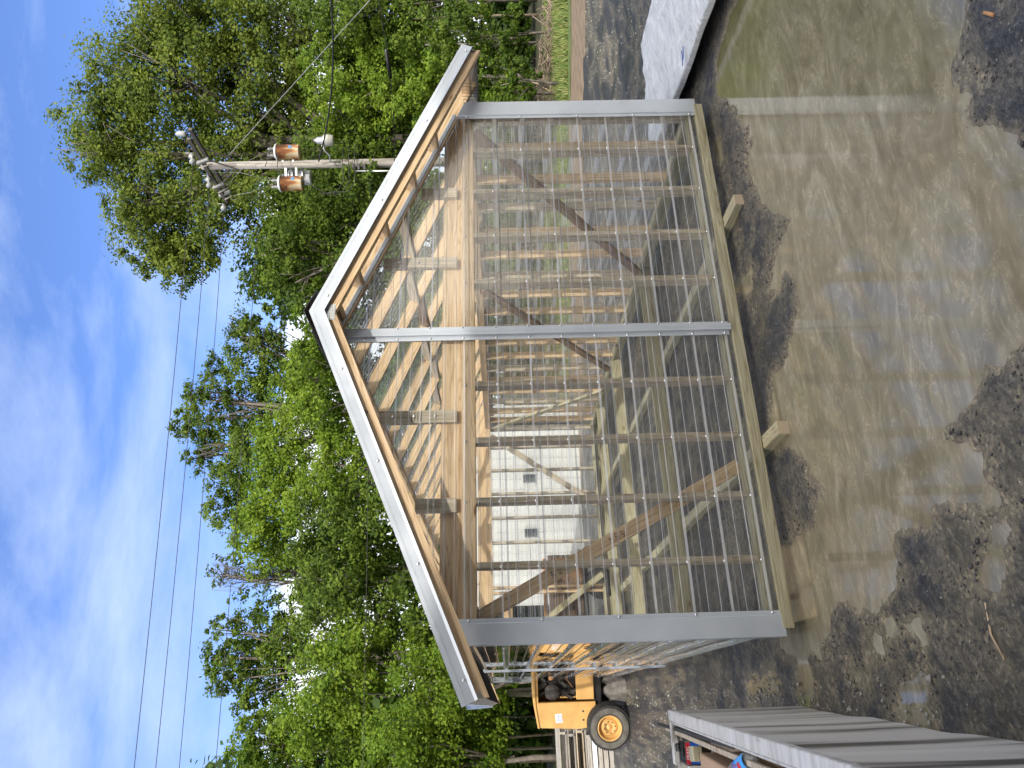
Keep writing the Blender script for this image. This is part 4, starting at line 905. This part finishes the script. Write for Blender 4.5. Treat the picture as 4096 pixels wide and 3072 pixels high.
def wire(label,pts,r,m,cat='power line',group=None):
    n=24; P=[]
    for (p,q,sag) in pts:
        for i in range(n+1):
            u=i/n; v=Vector(p).lerp(Vector(q),u); v.z-=sag*4*u*(1-u); P.append(v)
    o=tube('power_line',P,r,m,None,6); return tag(o,label,cat,group)
def ext(p,q,k): p=Vector(p);q=Vector(q); return p+(q-p)*k
g='power lines crossing the sky from the pole'
wire('topmost thin power line crossing the sky',[(I0[0],ext(I0[0],at(524,3072,18.9),1.4),.10)],.010,'wire_black',group=g)
wire('second highest thin power line crossing the sky',[(I0[1],ext(I0[1],at(611,3072,20.1),1.4),.10)],.010,'wire_black',group=g)
wire('third highest thin power line crossing the sky',[(I0[2],ext(I0[2],at(706,3072,21.5),1.4),.10)],.010,'wire_black',group=g)
n0=at(1048,668,24.45); wire('lowest thin power line passing in front of the tree tops',[(n0,ext(n0,at(852,3072,19.5),1.4),.08)],.009,'wire_black',group=g)
n1=at(1480,668,24.45); wire('thin line running low in front of the bushes',[(n1,ext(n1,at(1440,3072,19),1.3),.1)],.008,'wire_black',group=g)
c0=at(1275,645,24.4); wire('thick twisted black service cable leaving the pole to the right',[(c0,at(1318,-60,19),.25)],.028,'wire_black','service cable')
c0=at(1577,655,24.4); o=wire('thinner black cable with a thick sleeve low on the right of the pole',[(c0,at(1505,-40,19.5),.15)],.013,'wire_black','service cable'); tube('sleeve',[at(1562,312,21.7),at(1545,200,21.0)],.06,'black_plastic',o,8)
wire('pale guy wire slanting down to the right from the crossarm',[(at(905,633,24.6),at(1480,0,19.5),.0)],.011,'wire_steel','guy wire')
# ---------------------------------------------------------------- trees
def leaves(blobs,seed,ls,dens,out=.55,droop=0):
    r=np.random.default_rng(seed); VV=[]
    for (c,rad) in blobs:
        c=np.array(c); rad=np.array(rad) if hasattr(rad,'__len__') else np.array((rad,rad,rad)); area=math.pi*rad[0]*rad[2]; n=int(area/(ls*ls*.45)*dens*1.75); k=max(10,int(46*(rad.mean()/1.5)**1.3))
        d=r.normal(size=(k,3)); d/=np.linalg.norm(d,axis=1)[:,None]; cc=c+d*rad*r.uniform(out*.6,1.02,(k,1))**.8; cr_=r.uniform(.17,.40,k)*min(rad.mean(),2.2)
        ci=r.integers(0,k,n); p=cc[ci]+np.clip(r.normal(0,.46,(n,3)),-.85,.85)*cr_[ci][:,None]*np.array((1,1,.75+droop))
        nr=(p-c)/rad; nr/=np.linalg.norm(nr,axis=1)[:,None]+1e-6; nm=nr*.55+r.normal(0,.5,(n,3))+np.array((-.05,-.45,.35)); nm/=np.linalg.norm(nm,axis=1)[:,None]
        a=np.cross(nm,r.normal(size=(n,3))); a/=np.linalg.norm(a,axis=1)[:,None]+1e-9; b=np.cross(nm,a); s_=ls*r.uniform(.55,1.25,(n,1))
        VV.append(np.stack([p-a*s_*.62,p-b*s_*.36-a*s_*.05+nm*s_*.08,p+a*s_*.62,p+b*s_*.36-a*s_*.05+nm*s_*.08],1).reshape(-1,3))
    V=np.concatenate(VV); return V,np.arange(len(V)).reshape(-1,4)
def pb(x,y,rp,D,ry=1.0,sx=1.0): 
    c=at(x,y,D); r=rp/FPX*D; return ((c.x,c.y,c.z),(r*sx,r*ry,r))
def tree(name,label,cat,blobs,lm,seed,ls=.13,dens=2.2,base=None,tr=.22,group=None,limbs=7,bark='bark',twigs=0,droop=0,out=.55):
    C0=np.mean([b[0] for b in blobs],axis=0); zt=max(b[0][2] for b in blobs)
    bx_,by=(C0[0],C0[1]) if base is None else base
    t=thing(name,label,cat,(bx_,by,0),group); loc=np.array((bx_,by,0))
    V,F=leaves([((np.array(b[0])-loc),b[1]) for b in blobs],seed,ls,dens,out,droop); link('crown',np_mesh('crown',V,F),lm,t)
    r=random.Random(seed); bm=bmesh.new(); hb=C0[2]*.75
    tube_bm(bm,[(0,0,-.3),(r.uniform(-.1,.1),r.uniform(-.1,.1),hb*.4),(r.uniform(-.25,.25),r.uniform(-.2,.2),hb),tuple((C0-loc)*(1,1,0)+np.array((0,0,zt*.93)))],tr,9,tr*.2)
    for k in range(limbs):
        b=blobs[(k*3)%len(blobs)]; e=Vector(np.array(b[0])-loc); s0=Vector((r.uniform(-.1,.1),0,hb*r.uniform(.35,1.0))); s0.z=min(s0.z,e.z*.85) if e.z>1 else e.z*.5
        m_=s0.lerp(e,.5)+Vector((r.uniform(-.4,.4),r.uniform(-.4,.4),r.uniform(-.2,.4))); tube_bm(bm,[s0,m_,e],tr*.42,6,tr*.08)
        for q in range(3+twigs):
            d=Vector((r.gauss(0,1),r.gauss(0,1)-.3,r.gauss(0,.8))).normalized()*(b[1][0]*r.uniform(.6,1.05)); st=m_.lerp(e,r.uniform(.2,1)); md=st.lerp(e+d,.5)+Vector((r.uniform(-.3,.3),0,r.uniform(-.3,.3)))
            tube_bm(bm,[st,md,e+d],tr*.13,4,tr*.03)
    link('trunk',bm_mesh('trunk',bm,True),bark,t); return t
def B(D,*l,ry=1.0): return [pb(x,y,r,D+(i%3-1)*.8,ry) for i,(x,y,r) in enumerate(l)]
tree('maple_tree','tallest broad tree behind the utility pole on the right','tree',B(31,(660,40,220),(560,300,215),(455,520,205),(400,610,150),(600,720,225),(650,930,190),(740,330,250),(850,110,250),(880,560,240),(900,820,200),(700,1080,95),(600,1000,110),(560,830,130),(1080,300,240),(1100,620,210),(1150,60,240),(790,1010,110),(500,400,140)),'leaf_olive',21,.135,2.3,limbs=14,tr=.38,twigs=4,out=.45)
tree('maple_tree','rounded dark green tree just right of the roof ridge behind the pole','tree',B(28,(1130,960,150),(1230,820,190),(1300,1050,170),(1180,1130,110),(1330,650,200),(1040,1120,75),(1400,900,200),(1090,1220,60),(1000,1290,50)),'leaf_maple',22,.12,1.9,limbs=9,tr=.25)
tree('maple_tree','tall full tree left of the roof ridge with gaps of sky in its crown','tree',B(33,(960,1330,85),(1000,1480,125),(860,1480,70),(840,1600,105),(760,1720,85),(900,1740,120),(790,1830,60),(900,1900,100),(1010,1640,130),(1040,1830,150),(880,2030,80),(980,2040,130),(1080,1380,100),(1170,1500,140),(750,1650,50)),'leaf_maple',23,.13,2.1,limbs=12,tr=.3,twigs=3,out=.5)
tree('maple_tree','dense green tree filling the sky edge above the left roof slope','tree',B(29,(1010,2120,125),(1100,1980,170),(1200,1750,190),(1230,1560,150),(1120,1800,120),(1130,2150,150),(1250,2000,180)),'leaf_bright',24,.12,2.0,limbs=7)
tree('sparse_sapling','thin sparse tree with bare twigs against the white cloud','tree',B(30,(880,2300,70),(950,2240,60),(960,2370,60),(1040,2300,80),(1090,2220,60),(1100,2400,80)),'leaf_maple',25,.15,.55,limbs=12,tr=.12,twigs=10,out=.3)
tree('poplar_tree','double-topped tree left of the sparse sapling','tree',B(30,(900,2520,70),(860,2640,75),(960,2620,120),(930,2720,95),(1040,2520,120),(1090,2680,150),(990,2790,80),(1170,2560,150)),'leaf_maple',26,.13,1.8,limbs=9)
tree('poplar_tree','round-topped tree at the far left edge','tree',B(28,(1010,2960,110),(960,3070,110),(1090,2880,90),(1120,3020,150),(1230,2900,150),(1100,3170,180)),'leaf_bright',27,.12,2.0,limbs=7)
# nearer row
row=[('hanging_maple','bright yellow-green tree mass left of the roof end',23,((1300,2700,170),(1250,2850,150),(1450,2760,180),(1400,2600,150),(1600,2880,170),(1350,2950,170)),'leaf_bright'),
('hanging_maple','bright leafy branches above the yellow tractor',21,((1700,2760,150),(1850,2830,150),(1950,2760,110),(1800,2680,120),(2030,2680,80),(1650,2640,110)),'leaf_bright'),
('hanging_maple','bright leafy branches at the left edge above the pallets',20.5,((1560,3020,170),(1750,3000,160),(1900,2960,130),(1700,3130,170),(1960,3060,90),(1880,3100,140)),'leaf_bright'),
('bush_tree','green tree mass behind the left roof slope',25,((1350,2350,180),(1280,2150,160),(1450,2300,160),(1500,2500,160),(1400,2050,160),(1300,2500,150)),'leaf_maple'),
('bush_tree','leafy mass just behind the roof ridge on the left',26,((1350,1850,150),(1280,1650,120),(1420,1700,140),(1250,1400,110),(1320,1250,130)),'leaf_bright'),
('understory_tree','green tree directly behind the pole foot',26.5,((1450,700,160),(1560,560,150),(1500,850,150),(1420,560,140),(1600,760,150),(1400,1000,130)),'leaf_maple'),
('understory_tree','yellow-green tree right of the pole below the lamp',26,((1350,450,150),(1450,330,160),(1300,280,130),(1550,420,140),(1600,280,150),(1480,180,140)),'leaf_bright'),
('understory_tree','broad green tree at the right edge under the cable',26,((1380,60,170),(1550,60,170),(1300,-60,170),(1680,130,150),(1500,-120,180),(1700,-40,160)),'leaf_maple'),
('understory_shrub','leafy shrub behind the right end of the roof',19.5,((1750,330,120),(1700,430,120),(1850,380,110),(1960,330,90),(1930,420,90),(2050,370,80),(2110,420,60)),'leaf_bright'),
('understory_shrub','bushy shrub at the right edge between trees and lawn',21,((1800,120,130),(1900,200,110),(1880,40,110),(2000,160,80),(2080,200,60),(2060,60,70)),'leaf_maple'),
('understory_shrub','low shrub beside the brush pile',18.5,((2060,290,70),(2130,330,50),(2100,400,55),(2010,420,70),(1980,260,60)),'leaf_maple'),
('understory_shrub','shrub seen through the greenhouse far wall',19,((1950,650,140),(2000,900,150),(1980,1150,150),(2080,760,90),(2080,1020,90),(2080,1250,90)),'leaf_maple'),
('understory_shrub','shrub seen through the greenhouse behind the joint strip',19,((1950,1400,150),(1980,1620,130),(2090,1500,80),(2080,1350,80),(1850,1300,150),(1820,1550,150)),'leaf_maple'),
('understory_tree','tree seen through the clear roof behind the gable',22,((1700,1000,170),(1680,1250,170),(1650,1500,170),(1720,800,150),(1850,1050,150)),'leaf_maple'),
('understory_tree','tree behind the left gable slope',22,((1600,1750,170),(1620,2000,180),(1750,2150,160),(1800,1850,150),(1880,2350,140),(1700,2400,160)),'leaf_maple')]
for k,(nm,lb,D,bl,lm) in enumerate(row): tree(nm,lb,'shrub' if 'shrub' in nm else 'tree',B(D,*bl),lm,40+k,.095 if D<22 else .115,2.0,limbs=5,tr=.05 if 'shrub' in nm else .10,group=None,droop=.5 if 'hanging' in nm else 0)
# dark far-off wood behind
def woodback():
    r=np.random.default_rng(5); bl=[]; rr_x=r.uniform(900,1900,46); rr_r=r.uniform(380,560,46)
    for k in range(120):
        y=r.uniform(-500,3500); x=r.uniform(1250,2120); 
        if y<1100: x=r.uniform(1150,2120)
        bl.append(pb(x,y,r.uniform(110,190),r.uniform(31,38)))
    for y in range(2640,3300,60): bl.append(pb(y=y,x=2110,rp=90,D=27)); bl.append(pb(y=y+30,x=1980,rp=110,D=29))
    for y in range(-200,460,60): bl.append(pb(y=y,x=2040,rp=90,D=27))
    V,F=leaves(bl,6,.24,2.2)
    bl2=[pb(3200+0*k,0,1,30) for k in ()]
    for k in range(46): bl2.append(pb(rr_x[k],3150+k*95,rr_r[k],24+(k%3)*3))
    V2,F2=leaves(bl2,9,.34,1.6); F2=F2+len(V); V=np.concatenate([V,V2]); F=np.concatenate([F,F2]); tag(link('distant_wood',np_mesh('distant_wood',V,F),'leaf_dark'),kind='stuff')
    # thin trunks one can tell apart at the dark wood edge
    rr=random.Random(8)
    for k,(y,x0) in enumerate([(2745,1900),(2790,1850),(2865,1900),(2935,1800),(2990,1850),(3040,1700),(170,1700),(60,1650),(250,1750)]):
        D=24+rr.random()*4; b=gnd(2205,y); b=at(2175,y,D); tp=at(x0,y+rr.uniform(-40,40),D); t=tube('tree_trunk',[(0,0,-.3),(rr.uniform(-.1,.1),0,(tp.z)/2),(tp.x-b.x,tp.y-b.y,tp.z)],.035+.03*rr.random(),'twig' if k%2 else 'bark',None,8,.025); t.location=(b.x,b.y,0)
        tag(t,['slim grey trunk above the tractor hood','thin dark trunk left of the tractor hood','pale thin trunk above the pallets','dark trunk behind the topmost pallet','slim trunk over the left end of the pallets','leaning trunk at the left edge of the wood','dark trunk in the shade right of the roof end','thin trunk at the right edge of the wood','trunk behind the shrub right of the roof end'][k],'tree trunk')
woodback()
# brush pile
def brush():
    r=random.Random(3); base=gnd(2225,360); t=thing('brush_pile','heap of dry grey sticks and one pale stick at the lawn edge','brush pile',tuple(base)); bm=bmesh.new()
    al=Vector((dr.x,dr.y,0))
    for k in range(260):
        u=r.gauss(0,1.0); c=al*(u*1.3-abs(u)*0)+Vector((r.gauss(0,.35),r.gauss(0,.35),r.uniform(.02,.55)*math.exp(-u*u*.4))); d=(al*r.gauss(0,1)+Vector((r.gauss(0,.5),r.gauss(0,.5),r.gauss(.1,.35)))).normalized()*r.uniform(.3,1.1)
        tube_bm(bm,[c-d/2,c+Vector((r.gauss(0,.06),r.gauss(0,.06),r.gauss(0,.06))),c+d/2],r.uniform(.008,.022),4,.006)
    link('sticks',bm_mesh('sticks',bm),'twig',t); tube('pale_stick',[(-.3,-.2,.15),(0,-.25,.55),(.15,-.2,.95)],.022,'twig_pale',t,6,.012)
    r=random.Random(9); bm=bmesh.new()
    for k in range(420):
        u=r.uniform(-3,14); c=al*-u+Vector((r.gauss(0,.3),r.gauss(0,.3),r.uniform(.02,.16))); d=(al*r.gauss(0,1)+Vector((r.gauss(0,.3),r.gauss(0,.3),r.gauss(0,.1)))).normalized()*r.uniform(.3,1.0); tube_bm(bm,[c-d/2,c+Vector((0,0,.05)),c+d/2],r.uniform(.008,.02),4,.006)
    o=link('stick_row',bm_mesh('stick_row',bm),'twig'); o.location=base; tag(o,kind='stuff')
brush()
